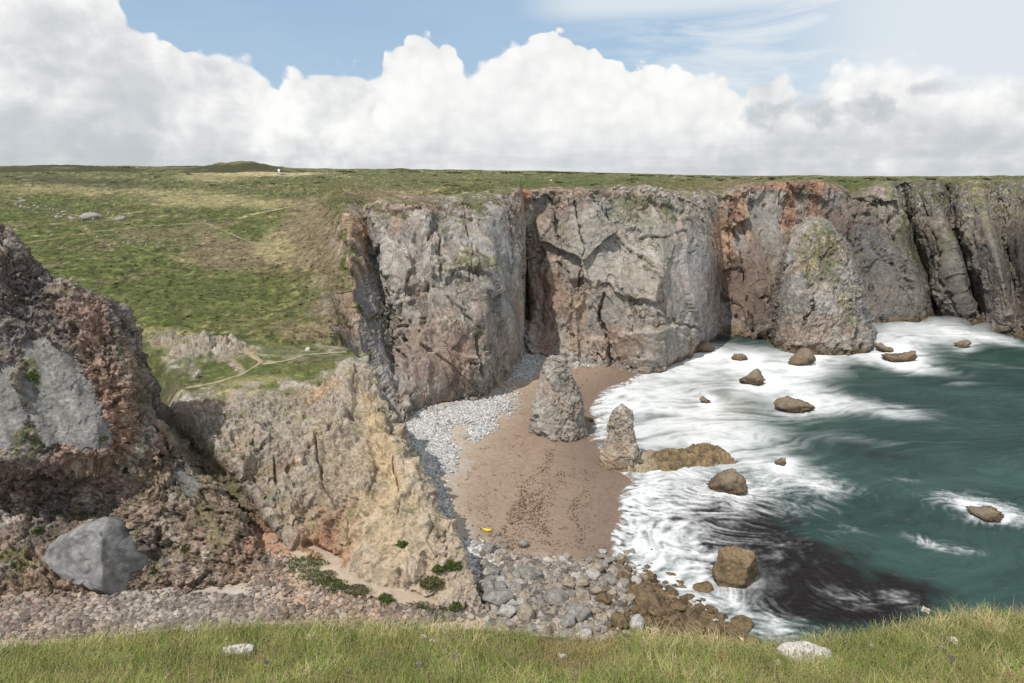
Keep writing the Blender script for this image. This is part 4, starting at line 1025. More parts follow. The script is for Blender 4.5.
def outline_rock(name, pts, Y, depth, seed, c0, c1, sub=5, amp=.12, pw=.7, mat=None, planes=()):
    """a rock with a given outline (px) as seen from the front, rounded in depth"""
    W3 = np.array([V(x, y, Y) for x, y in pts]); ctr = W3.mean(0)
    th = np.arctan2(W3[:, 2]-ctr[2], W3[:, 0]-ctr[0]); R_ = np.hypot(W3[:, 2]-ctr[2], W3[:, 0]-ctr[0])
    o_ = np.argsort(th); th, R_ = th[o_], R_[o_]
    v, f = ICO[sub]
    a = np.arctan2(v[:, 2], v[:, 0]); rho = np.hypot(v[:, 0], v[:, 2])
    Rr = np.interp(a, np.r_[th[-1]-2*np.pi, th, th[0]+2*np.pi], np.r_[R_[-1], R_, R_[0]])
    rr = np.clip(rho, 0, 1)**.9*Rr
    q = np.stack([rr*np.cos(a), np.sign(v[:, 1])*np.abs(v[:, 1])**pw*depth, rr*np.sin(a)], 1)
    dd = relief(q+seed, max(depth, 1.)*1.1, seed, (1, 1, 1), .4, 1., .05)[0]
    for (nx, ny, nz, h) in planes:
        nn_ = np.array([nx, ny, nz])/math.sqrt(nx*nx+ny*ny+nz*nz); e = np.maximum(q@nn_ - h, 0)
        q = q - e[:, None]*nn_*.95
    q = q + (v*dd[:, None])*amp*4
    q[:, 1] += -.25*q[:, 2]
    o = mesh_np(name, q, f, mat or M_STONE, {'Col': shade_stone(q/max(depth, .5), seed, c0, c1), 'rock': np.full(len(q), .5)})
    o.location = ctr
    return o

# rocks in the surf
SR_LABEL = ['rounded brown rock awash in white surf, nearest the grey slab cliff', 'brown weedy rock at the foot of the conical buttress', 'flat brown rock awash just off the dark recess of the cliff', 'ragged brown rock with surf streaming over it, midway out in the bay',
            'smaller of two brown rocks in the surf right of the conical buttress', 'larger of two brown rocks in the surf right of the conical buttress', 'small lone brown rock in thinning foam right of the weedy reef', 'large brown rock in the surf just below the tip of the weedy reef',
            'square topped ochre brown block standing in the dark weedy water', 'tiny dark rock barely breaking the pale shallow water', 'tiny stone at the water edge right of the tall stack', 'low rock almost covered by a breaking wave far out on the right',
            'low dark rock in the surf under the far right cliffs', 'low brown ledge at the foot of the smooth grey slab']
for k, (cx, cy, w, h) in enumerate(SEA_ROCKS):
    if k == 8:
        o = outline_rock('sea_rock', [(717, 588), (719, 566), (722, 550), (737, 546), (752, 550), (757, 562), (756, 588), (738, 592)], Z(737, 583, 0)[1], 1.6, 77, (.19, .135, .078), (.10, .075, .045), 5, .16, .5, planes=((-.3, -1, .3, 1.1), (.8, -.8, .1, 1.3), (.1, -.3, 1, 1.5)))
        tag(o, SR_LABEL[k], 'rock', 'rocks in the surf'); continue
    q, f = boulder_verts(900+k, 4 if w > 10 else 3, 10, .09)
    ctr = Z(cx, cy, 0); s = ctr[1]/FPX
    hh = h*s*1.02
    sc = np.array([w*s*.50, w*s*.42, hh*.56])
    if k == 8:
        q = np.sign(q)*np.abs(q)**.72
    if k == 7:
        q = q*(1 - .35*q[:, :1]*np.array([0, 0, 1]))
    q = q*sc
    q[:, 2] += hh*.36
    q = q + (q/np.abs(q).max())*(1.3*relief(q, max(1.2, w*s*.35), 950+k, (1, 1, 1), .5, 1.2, .05)[0])[:, None]*min(1, w/20)
    q[:, 2] = np.where(q[:, 2] > 0, q[:, 2]*(1+.35*np.sin(q[:, 0]/max(w*s*.2, .1)+k)), q[:, 2])
    c = shade_stone(q/max(sc), 900+k, WEED0, WEED1)
    if k == 8: c = shade_stone(q/max(sc), 900+k, (.22, .15, .08), (.14, .10, .06))
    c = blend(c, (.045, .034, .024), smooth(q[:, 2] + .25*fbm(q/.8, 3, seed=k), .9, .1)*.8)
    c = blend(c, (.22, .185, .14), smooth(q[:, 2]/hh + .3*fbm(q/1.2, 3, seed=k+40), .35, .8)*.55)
    o = mesh_np('sea_rock', q, f, M_STONE, {'Col': c, 'rock': np.full(len(q), .85)})
    o.location = (ctr[0], ctr[1] + .2, 0)
    tag(o, SR_LABEL[k], 'rock', 'rocks in the surf')

# spray hanging where the swell breaks
M_SPRAY = bpy.data.materials.new('spray'); M_SPRAY.use_nodes = True
_t = NT(M_SPRAY.node_tree); _t.n.clear()
_v = _t.node('ShaderNodeVolumePrincipled'); _v.inputs['Color'].default_value = (.95, .96, .97, 1); _v.inputs['Density'].default_value = .11; _v.inputs['Anisotropy'].default_value = .2
_t.l.new(_v.outputs[0], _t.node('ShaderNodeOutputMaterial').inputs['Volume'])
for (cx, cy, w, h, dep) in [(905, 330, 70, 15, 6), (945, 325, 50, 17, 4), (880, 340, 40, 9, 5), (988, 330, 34, 14, 3), (800, 362, 44, 7, 4), (770, 352, 40, 6, 4), (865, 348, 26, 9, 3), (830, 372, 50, 6, 5), (740, 352, 40, 6, 4), (985, 510, 44, 5, 3)]:
    v, f = ICO[3]; ctr = Z(cx, cy, 0.3); sc_ = ctr[1]/FPX
    v = v*np.array([w*sc_*.5, dep, h*sc_*.55])*(1+.25*perlin(v*1.7+cx, 3))[:, None]
    o = mesh_np('spray', v, f, M_SPRAY); o.location = ctr; tag(o, kind='stuff')

# big grey fallen block under the crag
o = outline_rock('boulder', [(44, 556), (52, 543), (68, 534), (86, 526), (101, 519), (111, 521), (124, 538), (142, 556), (148, 572), (145, 590), (136, 597), (116, 586), (92, 577), (64, 569)], 56.0, 3.0, 71, (.25, .246, .238), (.15, .148, .144), amp=.085, pw=.55, planes=((-.3, -1, .35, 1.75), (.85, -.75, .12, 2.5)))
tag(o, 'huge smooth grey block lying at the foot of the left crag', 'boulder')

# ------------------------------------------------------------------ placing on what has been built
bpy.context.view_layer.update()
DG = bpy.context.evaluated_depsgraph_get()
def drop(x, y, z0=200):
    hit, loc, nrm, *_r = scene.ray_cast(DG, Vector((x, y, z0)), Vector((0, 0, -1)))
    return (loc, nrm) if hit else (None, None)
def shoot(px, py):
    d = Vector(V(px, py, 10.0)) - Vector((0, 0, CAMZ))
    hit, loc, nrm, idx, ob, _m = scene.ray_cast(DG, Vector((0, 0, CAMZ)) + d*.3, d.normalized())
    return (loc, nrm, ob) if hit else (None, None, None)

# ------------------------------------------------------------------ boulders at the foot of the beach
rnd = random.Random(11)
protos = []
for k in range(9):
    q, f = boulder_verts(120+k, 4, 13 + k % 4, .045)
    pair = []
    for nm, c0, c1 in (('grey', (.235, .217, .195), (.16, .15, .135)), ('brown', (.145, .10, .056), (.08, .06, .036)), ('tan', (.27, .225, .17), (.20, .168, .13)), ('pale', (.37, .35, .32), (.28, .26, .24))):
        me = mesh_np('boulder', q, f, M_STONE, {'Col': shade_stone(q, 130+k, c0, c1), 'rock': np.full(len(q), .6)})
        pair.append(me.data); bpy.data.objects.remove(me)
    protos.append(pair)
placed = []
BIG = [(402+0, 0)]
def try_boulder(px, py, size, kind, label, cat='boulder', group='boulders on the beach', flat=.7, sink=.28, test=True):
    p = Z(px, py, 1.2); z = beach_z(p[None, :2])[0]; p = Z(px, py, z)
    if test:
        for (a, b, r) in placed:
            if (a-p[0])**2 + (b-p[1])**2 < ((r+size)*.62)**2: return None
    placed.append((p[0], p[1], size))
    o = bpy.data.objects.new('boulder', protos[rnd.randrange(9)][kind]); COLL.objects.link(o)
    z = beach_z(p[None, :2])[0]
    o.scale = (size*rnd.uniform(.85, 1.2), size*rnd.uniform(.8, 1.1), size*flat*rnd.uniform(.8, 1.15))
    o.rotation_euler = (rnd.uniform(-.35, .35), rnd.uniform(-.35, .35), rnd.uniform(0, 6.28))
    o.location = (p[0], p[1], z + o.scale[2]*(.75-sink))
    tag(o, label, cat, group)
    return o
special = [(528, 578, 1.35, 0, 'blue grey flat topped boulder at the upper edge of the rock bank'), (555, 602, 1.5, 0, 'large grey slab boulder in the middle of the rock bank'), (500, 604, 1.7, 0, 'broad pale grey boulder against the tip of the spur'), (487, 592, 1.2, 0, 'dark grey boulder tucked under the tip of the spur'),
           (575, 618, 1.45, 0, 'long tilted grey boulder low in the rock bank'), (650, 605, 1.35, 1, 'large brown weedy boulder leaning over the wet rocks'), (700, 590, 1.4, 1, 'brown boulder on the seaward edge of the rock bank'), (742, 628, 1.3, 1, 'brown boulder furthest out along the near end of the rock bank'), (653, 553, .75, 1, 'dark stone standing alone where the sand meets the surf'), (652, 566, .6, 1, 'small dark stone just below the lone one at the surf edge'),
           (596, 572, 1.1, 2, 'tan boulder at the top of the rock bank beside the sand'), (510, 607, .8, 3, 'white boulder low on the left of the rock bank'), (488, 551, .9, 0, 'grey boulder lying on sand above the rock bank'), (483, 566, .8, 0, 'dark grey stone on sand beside the spur'), (523, 546, .8, 0, 'grey stone leading the line of rocks up the sand'),
           (473, 400, 1.0, 0, 'grey boulder at the foot of the back cliff above the shingle'), (577, 364, .8, 3, 'white block lying under the small cave in the back cliff')]
for (px, py, sz, kd, lab) in special:
    try_boulder(px, py, sz, kd, lab, group='boulders with their own place on the beach', test=False)
LB = {0: 'grey limestone boulder jumbled among others in the bank at the foot of the beach', 1: 'brown weed stained boulder in the wet seaward half of the rock bank',
      2: 'tan boulder jumbled among grey ones in the bank at the foot of the beach', 3: 'whitish boulder lying among the grey ones in the rock bank'}
GB = {0: 'grey boulders of the rock bank', 1: 'brown boulders of the rock bank', 2: 'tan boulders of the rock bank', 3: 'whitish boulders of the rock bank'}
n = 0; tries = 0
while n < 280 and tries < 12000:
    tries += 1
    if rnd.random() < .6:
        px = rnd.uniform(485, 640); py = rnd.uniform(560, 640); lim = 552 + (px-485)*-.02
        if py < 575 and rnd.random() < .6: continue
    else:
        px = rnd.uniform(600, 765); py = rnd.uniform(550, 645)
        top = 548 + max(0, px-625)*.55
        if py < top: continue
    if px > 700 and py < 600 + (px-700)*.4: continue
    kd = 1 if px + rnd.uniform(-35, 35) > 622 else rnd.choice((0, 0, 0, 2, 2, 3))
    sz = rnd.choice((.36, .42, .5, .6, .7, .8, .95, 1.1)) if py > 575 else rnd.choice((.3, .4, .5, .6))
    if tries > 1500: sz = min(sz, .7)
    if tries > 4000: sz = min(sz, .5)
    if try_boulder(px, py, sz, kd, LB[kd], group=GB[kd]): n += 1

# ------------------------------------------------------------------ shingle, scree: nobody could count it
def scatter_stones(name, pts, sizes, cols, mat=M_PEB, seed=0, flat=.7):
    rs = np.random.RandomState(seed)
    v, f = ICO[1]; nv = len(v); N = len(pts)
    vv = v[None]*(1+rs.uniform(-.28, .28, (N, nv, 1)))*np.stack([np.ones(N), rs.uniform(.65, 1, N), rs.uniform(.45, .9, N)*flat/.7], 1)[:, None, :]*sizes[:, None, None]
    a = rs.uniform(0, 6.28, N); ca, sa = np.cos(a)[:, None], np.sin(a)[:, None]
    b = rs.uniform(-.5, .5, N); cb, sb = np.cos(b)[:, None], np.sin(b)[:, None]
    x, y, z = vv[..., 0], vv[..., 1], vv[..., 2]
    x, z = x*cb - z*sb, x*sb + z*cb
    x, y = x*ca - y*sa, x*sa + y*ca
    vv = np.stack([x, y, z], -1) + pts[:, None, :]
    ff = f[None] + (np.arange(N)*nv)[:, None, None]
    cc = np.repeat(cols, nv, axis=0)
    return tag(mesh_np(name, vv.reshape(-1, 3), ff.reshape(-1, 3), mat, {'Col': cc}, smooth_=False), kind='stuff')
rs = np.random.RandomState(3)
def region_pts(spots, n):
    out = []
    for (cx, cy, rx, ry, ang, k) in spots:
        m = int(n*k); r = np.sqrt(rs.uniform(0, 1, m))*rs.uniform(.5, 1.1, m); th = rs.uniform(0, 6.28, m)
        u, v = r*np.cos(th)*rx, r*np.sin(th)*ry
        a = math.radians(ang)
        out.append(np.stack([cx+u*math.cos(a)-v*math.sin(a), cy+u*math.sin(a)+v*math.cos(a)], 1))
    return np.concatenate(out)
def on_beach(pp):
    P = np.array([Z(a, b, 2.0) for a, b in pp]); z = beach_z(P[:, :2])
    P = np.array([Z(a, b, zz) for (a, b), zz in zip(pp, z)]); P[:, 2] = beach_z(P[:, :2]); return P
pts = on_beach(region_pts([(430, 438, 24, 44, -25, .32), (470, 410, 42, 13, -12, .22), (526, 366, 22, 13, -30, .14), (420, 478, 12, 26, 10, .12), (440, 500, 10, 26, -20, .04), (480, 430, 22, 10, -30, .05), (505, 400, 18, 18, 0, .03), (478, 560, 30, 20, 20, .06), (580, 366, 26, 4, 0, .015)], 9000))
g = rs.uniform(.24, .54, len(pts))
cols = np.stack([g*1.0, g*.985, g*.965], 1)
scatter_stones('shingle', pts + np.array([0, 0, .06]), rs.uniform(.10, .34, len(pts))**1.0, cols.astype(F32), seed=4)
pts = on_beach(region_pts([(180, 600, 120, 20, 0, .62), (60, 612, 110, 24, 0, .62), (300, 608, 100, 18, 5, .26), (270, 565, 34, 26, 40, .10), (175, 624, 90, 8, 0, .30), (330, 590, 50, 10, 15, .10), (420, 616, 60, 8, 0, .12), (400, 610, 70, 10, 5, .16), (60, 622, 130, 16, 0, .45), (200, 612, 120, 16, 0, .4), (360, 604, 60, 10, 10, .06), (540, 600, 85, 40, 15, .95), (680, 606, 75, 34, 25, .75), (560, 570, 70, 14, 5, .25), (500, 560, 34, 28, 30, .07), (465, 590, 14, 30, -20, .05)], 9000))
g = rs.uniform(.09, .29, len(pts)); warm = rs.uniform(0, 1, len(pts))
px, py = project(pts)
redder = np.clip((150-px)/150, 0, 1)*.45*rs.uniform(.2, 1.4, len(pts))
cols = np.stack([g*(1.08+.1*warm+.12*redder), g*(.97-.18*redder), g*(.88-.1*warm-.22*redder)], 1)
br = px > 625
cols[br] *= np.array([.50, .40, .28])
pk = np.exp(-((px-340)/80)**2)*(px < 470)*rs.uniform(0, 1, len(pts))
cols *= 1 + pk[:, None]*np.array([.35, .02, -.18])
cols *= (1 + .45*fbm(pts/2.5, 3, seed=33))[:, None]
scatter_stones('scree', pts + np.array([0, 0, .05]), np.where((px > 470) & (py > 545), 1.55, 1.0)*rs.choice([.05, .075, .11, .16, .24, .40], len(pts), p=[.28, .28, .22, .12, .07, .03]), cols.astype(F32), seed=5)
# dark weed strewn on the sand
def weed():
    ptl = []
    for (x0, y0, x1, y1, n, sp) in [(548, 450, 512, 525, 420, 3), (560, 470, 530, 530, 260, 6), (530, 500, 540, 535, 260, 4), (500, 470, 470, 530, 70, 8), (583, 470, 575, 545, 200, 2.5), (545, 480, 500, 530, 240, 3), (470, 450, 520, 445, 60, 3), (540, 500, 500, 555, 220, 10), (520, 540, 600, 548, 90, 4), (590, 470, 585, 530, 60, 5), (460, 500, 475, 535, 30, 4), (452, 486, 500, 455, 50, 2)]:
        t = rs.uniform(0, 1, n); ptl.append(np.stack([x0+(x1-x0)*t+rs.normal(0, sp, n)+6*np.sin(t*9), y0+(y1-y0)*t+rs.normal(0, sp*.4, n)], 1))
    P = on_beach(np.concatenate(ptl)); N = len(P)
    c = np.tile(np.array([[.10, .055, .04]]), (N, 1))*rs.uniform(.6, 1.5, (N, 1))
    scatter_stones('seaweed', P+np.array([0, 0, .06]), rs.uniform(.03, .115, N), c.astype(F32), seed=6, flat=.3)
weed()
# yellow drift on the beach
def debris():
    p = on_beach(np.array([[486, 531]]))[0]
    q, f = boulder_verts(77, 3, 7, .1)
    q = q*np.array([.62, .26, .16]); q[:, 2] += .35*(q[:, 0]/.62)**2*.25
    o = mesh_np('flotsam', q, f, M_PLAIN, {'Col': np.tile(np.array([[.62, .47, .03]], F32), (len(q), 1))})
    o.location = (p[0], p[1], p[2]+.16); o.rotation_euler = (0, .1, -.25)
    tag(o, 'small bright yellow piece of flotsam lying on the sand beside the spur', 'flotsam')
debris()

# ------------------------------------------------------------------ footpaths over the turf
def path(pts, width, col=(.36, .30, .20)):
    pl = []
    for (a, b) in zip(pts[:-1], pts[1:]):
        n = max(2, int(math.hypot(b[0]-a[0], b[1]-a[1])/1.5))
        pl += [(a[0]+(b[0]-a[0])*k/n, a[1]+(b[1]-a[1])*k/n) for k in range(n)]
    pl.append(pts[-1])
    W = []
    for q in pl:
        loc, nn, ob = shoot(*q)
        if loc is not None: W.append(np.array(loc))
    W = np.array(W)
    for _ in range(3): W[1:-1] = (W[:-2]+W[1:-1]*2+W[2:])/4
    T = np.gradient(W, axis=0); S = np.stack([T[:, 1], -T[:, 0], 0*T[:, 0]], 1); S /= np.maximum(np.linalg.norm(S, axis=1), 1e-6)[:, None]
    k = 7; vs = []
    for i in range(len(W)):
        ww = width*(1+.35*math.sin(i*.37)+.25*math.sin(i*.11+1))
        for s in np.linspace(-1, 1, k):
            x = W[i] + S[i]*s*ww/2
            loc, nn = drop(x[0], x[1], W[i][2]+3)
            z = W[i][2] if loc is None or abs(loc.z-W[i][2]) > 1.0 else loc.z
            vs.append((x[0], x[1], z + .07*(1-.55*s*s)))
    vs = np.array(vs)
    c = np.tile(np.array([col], F32), (len(vs), 1))*(1+.2*fbm(vs/.9, 3, seed=5))[:, None]
    tag(mesh_np('path', vs, grid_faces(len(W), k), M_SAND, {'Col': c, 'rock': np.zeros(len(vs))}), kind='structure')
path([(24, 243), (60, 238), (100, 231), (150, 226), (205, 223), (222, 230), (245, 240), (262, 246)], 0.5, (.21, .18, .10))
path([(186, 388), (215, 383), (240, 375), (256, 366), (262, 362), (250, 354), (242, 349)], 0.5, (.28, .22, .14))
path([(262, 364), (285, 361), (305, 355), (330, 353), (346, 352)], 0.42, (.29, .245, .165))
path([(250, 215), (290, 207), (318, 204)], 1.0, (.27, .23, .13))

# ------------------------------------------------------------------ outcrop stones on the hillside
def stone(px, py, w, h, label, group, c0=(.30, .27, .24), c1=(.22, .195, .17), cat='rock', sub=3, seed=None):
    loc, nn, ob = shoot(px, py)
    if loc is None: return
    sd = seed or int(px*7+py*3)
    q, f = boulder_verts(sd, sub, 9, .08)
    s = loc.y/FPX
    q = q*np.array([w*s*.55, w*s*.5, max(h*s*.65, w*s*.3)])
    o = mesh_np('outcrop_rock', q, f, M_STONE, {'Col': shade_stone(q/max(w*s, .01), sd, c0, c1), 'rock': np.full(len(q), .7)})
    o.location = loc; o.rotation_euler = (0, 0, rnd.uniform(0, 6))
    tag(o, label, cat, group)
for k in range(48):
    t = rnd.random(); px = 14 + 98*t + rnd.uniform(-5, 5); py = 201 + 12*t + 8*math.sin(t*3) + rnd.uniform(-4, 4)
    stone(px, py, rnd.uniform(2, 5), rnd.uniform(1.5, 3.2), 'pale rock in the broken outcrop band across the far left hillside', 'rocks of the hillside outcrop band')
stone(91, 219, 19, 7, 'largest pale slab at the lower edge of the hillside outcrop', 'lone hillside rocks')
stone(121, 220, 9, 8, 'upright pale stone right of the hillside outcrop slab', 'lone hillside rocks')
for k in range(26):
    stone(120 + rnd.gauss(0, 26), 240 + rnd.gauss(0, 5), rnd.uniform(1.5, 3.5), rnd.uniform(1, 2), 'small stone scattered on the bare patch below the hillside path', 'small stones below the path')
for k in range(34):
    px = rnd.uniform(605, 700); py = 180 + (px-590)*.14 + rnd.uniform(0, 8)
    stone(px, py, rnd.uniform(2, 6), rnd.uniform(2, 4.5), 'pale rock poking through the turf along the top of the back cliff', 'rocks along the cliff top', (.32, .30, .27), (.24, .22, .2))
stone(551, 181, 3.5, 2.5, 'white rock on the turf far back above the cleft cliff', 'lone cliff top rocks', (.6, .58, .54), (.5, .48, .44))
stone(196, 377, 9, 9, 'pale upright stone beside the saddle path', 'saddle stones')
stone(308, 350, 7, 4, 'pale stone beside the saddle path near the spur top', 'saddle stones', (.5, .46, .4), (.4, .37, .33))
# white marker post far off
loc, nn, ob = shoot(279, 172.5)
if loc is not None:
    s = loc.y/FPX
    root = bpy.data.objects.new('marker_post', None); COLL.objects.link(root); root.location = loc
    tag(root, 'tiny white marker standing at the foot of the distant hill', 'marker')
    def box(name, sx, sy, z0, z1, col, parent):
        v = np.array([[x*sx/2, y*sy/2, z] for z in (z0, z1) for x, y in ((-1, -1), (1, -1), (1, 1), (-1, 1))])
        f = np.array([[0, 3, 2, 1], [4, 5, 6, 7], [0, 1, 5, 4], [1, 2, 6, 5], [2, 3, 7, 6], [3, 0, 4, 7]])
        return mesh_np(name, v, f, M_PLAIN, {'Col': np.tile(np.array([col], F32), (8, 1))}, smooth_=False, parent=parent)
    box('post', .9*s, .9*s, -.5, 1.2*s, (.7, .7, .68), root)
    box('panel', 2.0*s, .3*s, 1.2*s, 3.2*s, (.85, .85, .83), root)

# ------------------------------------------------------------------ leafy plants
def leaf_cloud(n, R, seed, c0, c1, leaf=.1, up=.3, hollow=.55):
    r = np.random.RandomState(seed)
    d = r.normal(size=(n, 3)); d /= np.linalg.norm(d, axis=1)[:, None]; d[:, 2] = np.abs(d[:, 2])
    lump = 1 + .35*perlin(d*2.1+seed, seed)
    rad = (hollow + (1-hollow)*r.uniform(0, 1, n)**.6)*lump
    c = d*rad[:, None]*np.array(R)
    a = r.normal(size=(n, 3)); a[:, 2] += up; a /= np.linalg.norm(a, axis=1)[:, None]
    b = np.cross(a, r.normal(size=(n, 3))); b /= np.maximum(np.linalg.norm(b, axis=1)[:, None], 1e-6)
    L = leaf*r.uniform(.6, 1.4, (n, 1))
    v = np.stack([c-a*L*.5, c+b*L*.32, c+a*L*.5, c-b*L*.32], 1).reshape(-1, 3)
    f = np.arange(n*4).reshape(n, 4)
    mixv = np.clip(r.uniform(0, 1, n)*.7 + .5*lump-.35, 0, 1)[:, None]
    col = np.array(c0)*(1-mixv) + np.array(c1)*mixv
    return v, f, np.repeat(col, 4, 0).astype(F32)
def shrub(px, py, w, h, label, group, seed, c0=(.045, .075, .018), c1=(.095, .135, .04), name='shrub', n=900, cat='shrub', leafpx=1.6, squash=.55):
    loc, nn, ob = shoot(px, py)
    if loc is None: return
    s = loc.y/FPX
    v, f, c = leaf_cloud(n, (w*s*.5, w*s*.5*squash+.2, h*s*.62), seed, c0, c1, leafpx*s)
    root = bpy.data.objects.new(name, None); COLL.objects.link(root)
    root.location = loc; tag(root, label, cat, group)
    q = nn.copy(); 
    fo = mesh_np('foliage', v - np.array([0, 0, h*s*.3]), f, M_LEAF, {'Col': c}, parent=root)
    st, sf = [], []
    for k in range(5):
        a = k*1.26; d = np.array([math.cos(a)*w*s*.3, math.sin(a)*w*s*.2, h*s*.35]); e = np.array([-math.sin(a), math.cos(a), 0])*.02
        i = len(st); st += [-e, e, d+e*.4, d-e*.4]; sf.append([i, i+1, i+2, i+3])
    mesh_np('stem', np.array(st) - np.array([0, 0, h*s*.3]), np.array(sf), M_LEAF, {'Col': np.tile(np.array([[.07, .05, .03]], F32), (len(st), 1))}, parent=root)
    return root
SPUR_PLANTS = [(302, 563, 34, 14, 'ivy-green bush high in the reddish gully at the spur foot'), (318, 577, 30, 14, 'green bush in the middle of the spur foot gully'), (330, 584, 26, 12, 'broad green bush at the lower end of the spur foot gully'), (348, 590, 30, 10, 'low olive bush trailing right of the gully bushes'), (383, 600, 20, 14, 'dark green bush below the pale earthy face'), (419, 608, 24, 14, 'bright green bush low near the tip of the spur'), (442, 610, 18, 10, 'olive bush beside the tip of the spur'),
               (433, 581, 20, 15, 'round brownish green bush on the pale earthy face'), (453, 564, 14, 13, 'bright green bush highest on the right flank of the spur'), (440, 567, 12, 10, 'small bush just left of the highest flank bush'), (402, 545, 9, 12, 'thin green tuft in the middle of the pale earthy face'), (455, 605, 10, 8, 'small tuft by the boulders at the spur tip')]
for k, (px, py, w, h, lab) in enumerate(SPUR_PLANTS):
    br = k in (3, 6, 7)
    shrub(px, py, w*1.6, h*1.15, lab, 'bushes at the foot of the spur', 40+k, (.085, .088, .036) if br else (.065, .088, .026), (.16, .15, .07) if br else (.125, .155, .05), n=2300, leafpx=1.8)
CRAG_PLANTS = [(33, 375, 12, 18, 'yellow green tuft growing on the smooth grey slab'), (28, 436, 14, 16, 'dark green tuft under the lower corner of the grey slab'), (104, 438, 8, 6, 'bright tuft on the ledge right of the grey slab'), (86, 512, 30, 9, 'green tuft fringe on top of the huge grey block'), (14, 564, 40, 14, 'dark green grassy clump at the foot of the crag'), (186, 548, 12, 8, 'small tuft low on the crag'), (126, 470, 8, 10, 'green tuft in the crack below the ledge'), (155, 572, 12, 14, 'olive tuft beside the huge grey block'), (38, 530, 12, 8, 'tuft in the dark rubble recess')]
for k, (px, py, w, h, lab) in enumerate(CRAG_PLANTS):
    shrub(px, py, w, h, lab, 'tufts on the crag', 70+k, (.05, .07, .018), (.115, .15, .04) if k in (0, 2, 3) else (.085, .11, .035), n=500, name='grass_tuft', cat='tuft', leafpx=1.5)
# dark scrub along the skyline
HOR = [(20, 168), (52, 167), (90, 166), (125, 167), (158, 168), (345, 171), (398, 170), (410, 171), (455, 172), (548, 171.5), (560, 172), (650, 175), (690, 176), (735, 177), (772, 177), (820, 177.5), (868, 177.5), (640, 174.5), (600, 173), (512, 172), (930, 178), (985, 178), (705, 176.5)]
for k, (px, py) in enumerate(HOR):
    w = rnd.uniform(16, 34) if px < 600 else rnd.uniform(6, 14); h = rnd.uniform(3, 5) if px < 600 else rnd.uniform(2, 3)
    shrub(px, py + 1.2, w, h, 'low dark gorse bush on the far skyline of the plateau', 'gorse bushes on the skyline', 200+k, (.05, .055, .022), (.10, .098, .045), name='gorse_bush', n=500, cat='bush', leafpx=1.2)
for k in range(60):
    px = rnd.uniform(0, 900); py = rnd.uniform(172, 186) if px < 700 else rnd.uniform(178, 182)
    shrub(px, py, rnd.uniform(5, 13), rnd.uniform(1.5, 2.8), 'small bush among the rough grass of the plateau', 'small bushes on the plateau', 300+k, (.065, .078, .026), (.12, .13, .05), name='heath_bush', n=160, cat='bush', leafpx=1.3)

# ------------------------------------------------------------------ far mound
def hill(cx, cy, w, h, Y, seed):
    c = V(cx, cy, Y); s = Y/FPX
    n = 90; u = np.linspace(-1, 1, n); U, Vv = np.meshgrid(u, u)
    r = np.sqrt(U**2+Vv**2)
    P = np.stack([c[0]+U*w*s*.5, c[1]+Vv*w*s*.35, c[2] + h*s*np.clip(np.cos(np.clip(r, 0, 1)*math.pi)*.5+.5, 0, 1)], -1).reshape(-1, 3)
    f_ = fbm(P/np.array([40, 40, 40.]), 4, .6, seed)
    P[:, 2] += (h*s*.28*f_ + h*s*.12*fbm(P/8., 3, seed=seed+1))*smooth(r.ravel(), 1., .6) - h*s*.1 - 2.2*h*s*smooth(r.ravel(), .82, 1.35)
    col = blend(np.tile(np.array([.055, .055, .027], F32), (len(P), 1)), (.13, .125, .06), smooth(f_ + .4*fbm(P/9., 3, seed=seed+3), .1, .7))
    tag(mesh_np('hill', P, grid_faces(n, n), M_LAND, {'Col': col, 'rock': np.zeros(len(P))}), kind='structure')
hill(242, 171, 165, 8, 560, 1); hill(190, 170, 130, 4.5, 640, 2); hill(60, 169, 190, 4, 640, 3); hill(400, 171, 44, 3, 600, 4)

# ------------------------------------------------------------------ clifftop underfoot
EDGE = np.array([(-200, 660), (0, 647), (100, 638), (180, 628), (256, 625), (400, 626), (500, 632), (560, 637), (600, 640), (625, 634), (640, 632), (660, 638), (700, 640), (760, 645), (800, 643), (850, 635), (900, 625), (950, 615), (985, 611), (1024, 611), (1250, 606)], float)
def top_edge(px): return np.interp(px, EDGE[:, 0], EDGE[:, 1])
def edgeY(px): return np.interp(px, [0, 250, 500, 750, 900, 960, 1024], [5.2, 6.0, 5.7, 5.8, 6.4, 6.7, 6.7])
def clifftop_pt(px, t):
    """t 0 at the bottom of the picture .. 1 at the brink"""
    e = top_edge(px); py = 700 + (e-700)*t; Y = 3.9 + (edgeY(px)-3.9)*t
    return V(px, py, Y)
def clifftop():
    pxs = np.linspace(-260, 1290, 260); rows = []
    near = []
    for px in pxs:
        b = V(px, 700, 3.9)
        col = [np.array([b[0]*2.2, -6, CAMZ-1.0]), np.array([b[0]*1.3, 0.3, CAMZ-1.75])]
        for t in np.linspace(0, 1, 60): col.append(clifftop_pt(px, t))
        e = col[-1]
        for (dy, dz) in ((.25, -.18), (.5, -.55), (.8, -1.3), (1.0, -3), (1.2, -8), (2.5, -20), (6, -36.5)): col.append(e + np.array([e[0]*dy*.12, dy, dz]))
        rows.append(col)
    P = np.swapaxes(np.array(rows), 0, 1); nr, nc, _ = P.shape
    p = P.reshape(-1, 3)
    p[:, 2] += .035*fbm(p/.5, 3, seed=650) + .05*fbm(p/1.6, 2, seed=651) - .035
    c = blend(np.tile(np.array([.12, .13, .05], F32), (len(p), 1)), (.22, .17, .10), smooth(fbm(p/.4, 4, .6, 652), -.1, .5))
    steep = smooth(p[:, 2], 37.0, 35.0)
    c = blend(c, (.3, .25, .2), steep)
    tag(mesh_np('clifftop', p, grid_faces(nr, nc), M_NEAR, {'Col': c, 'rock': steep*.8}), kind='structure')
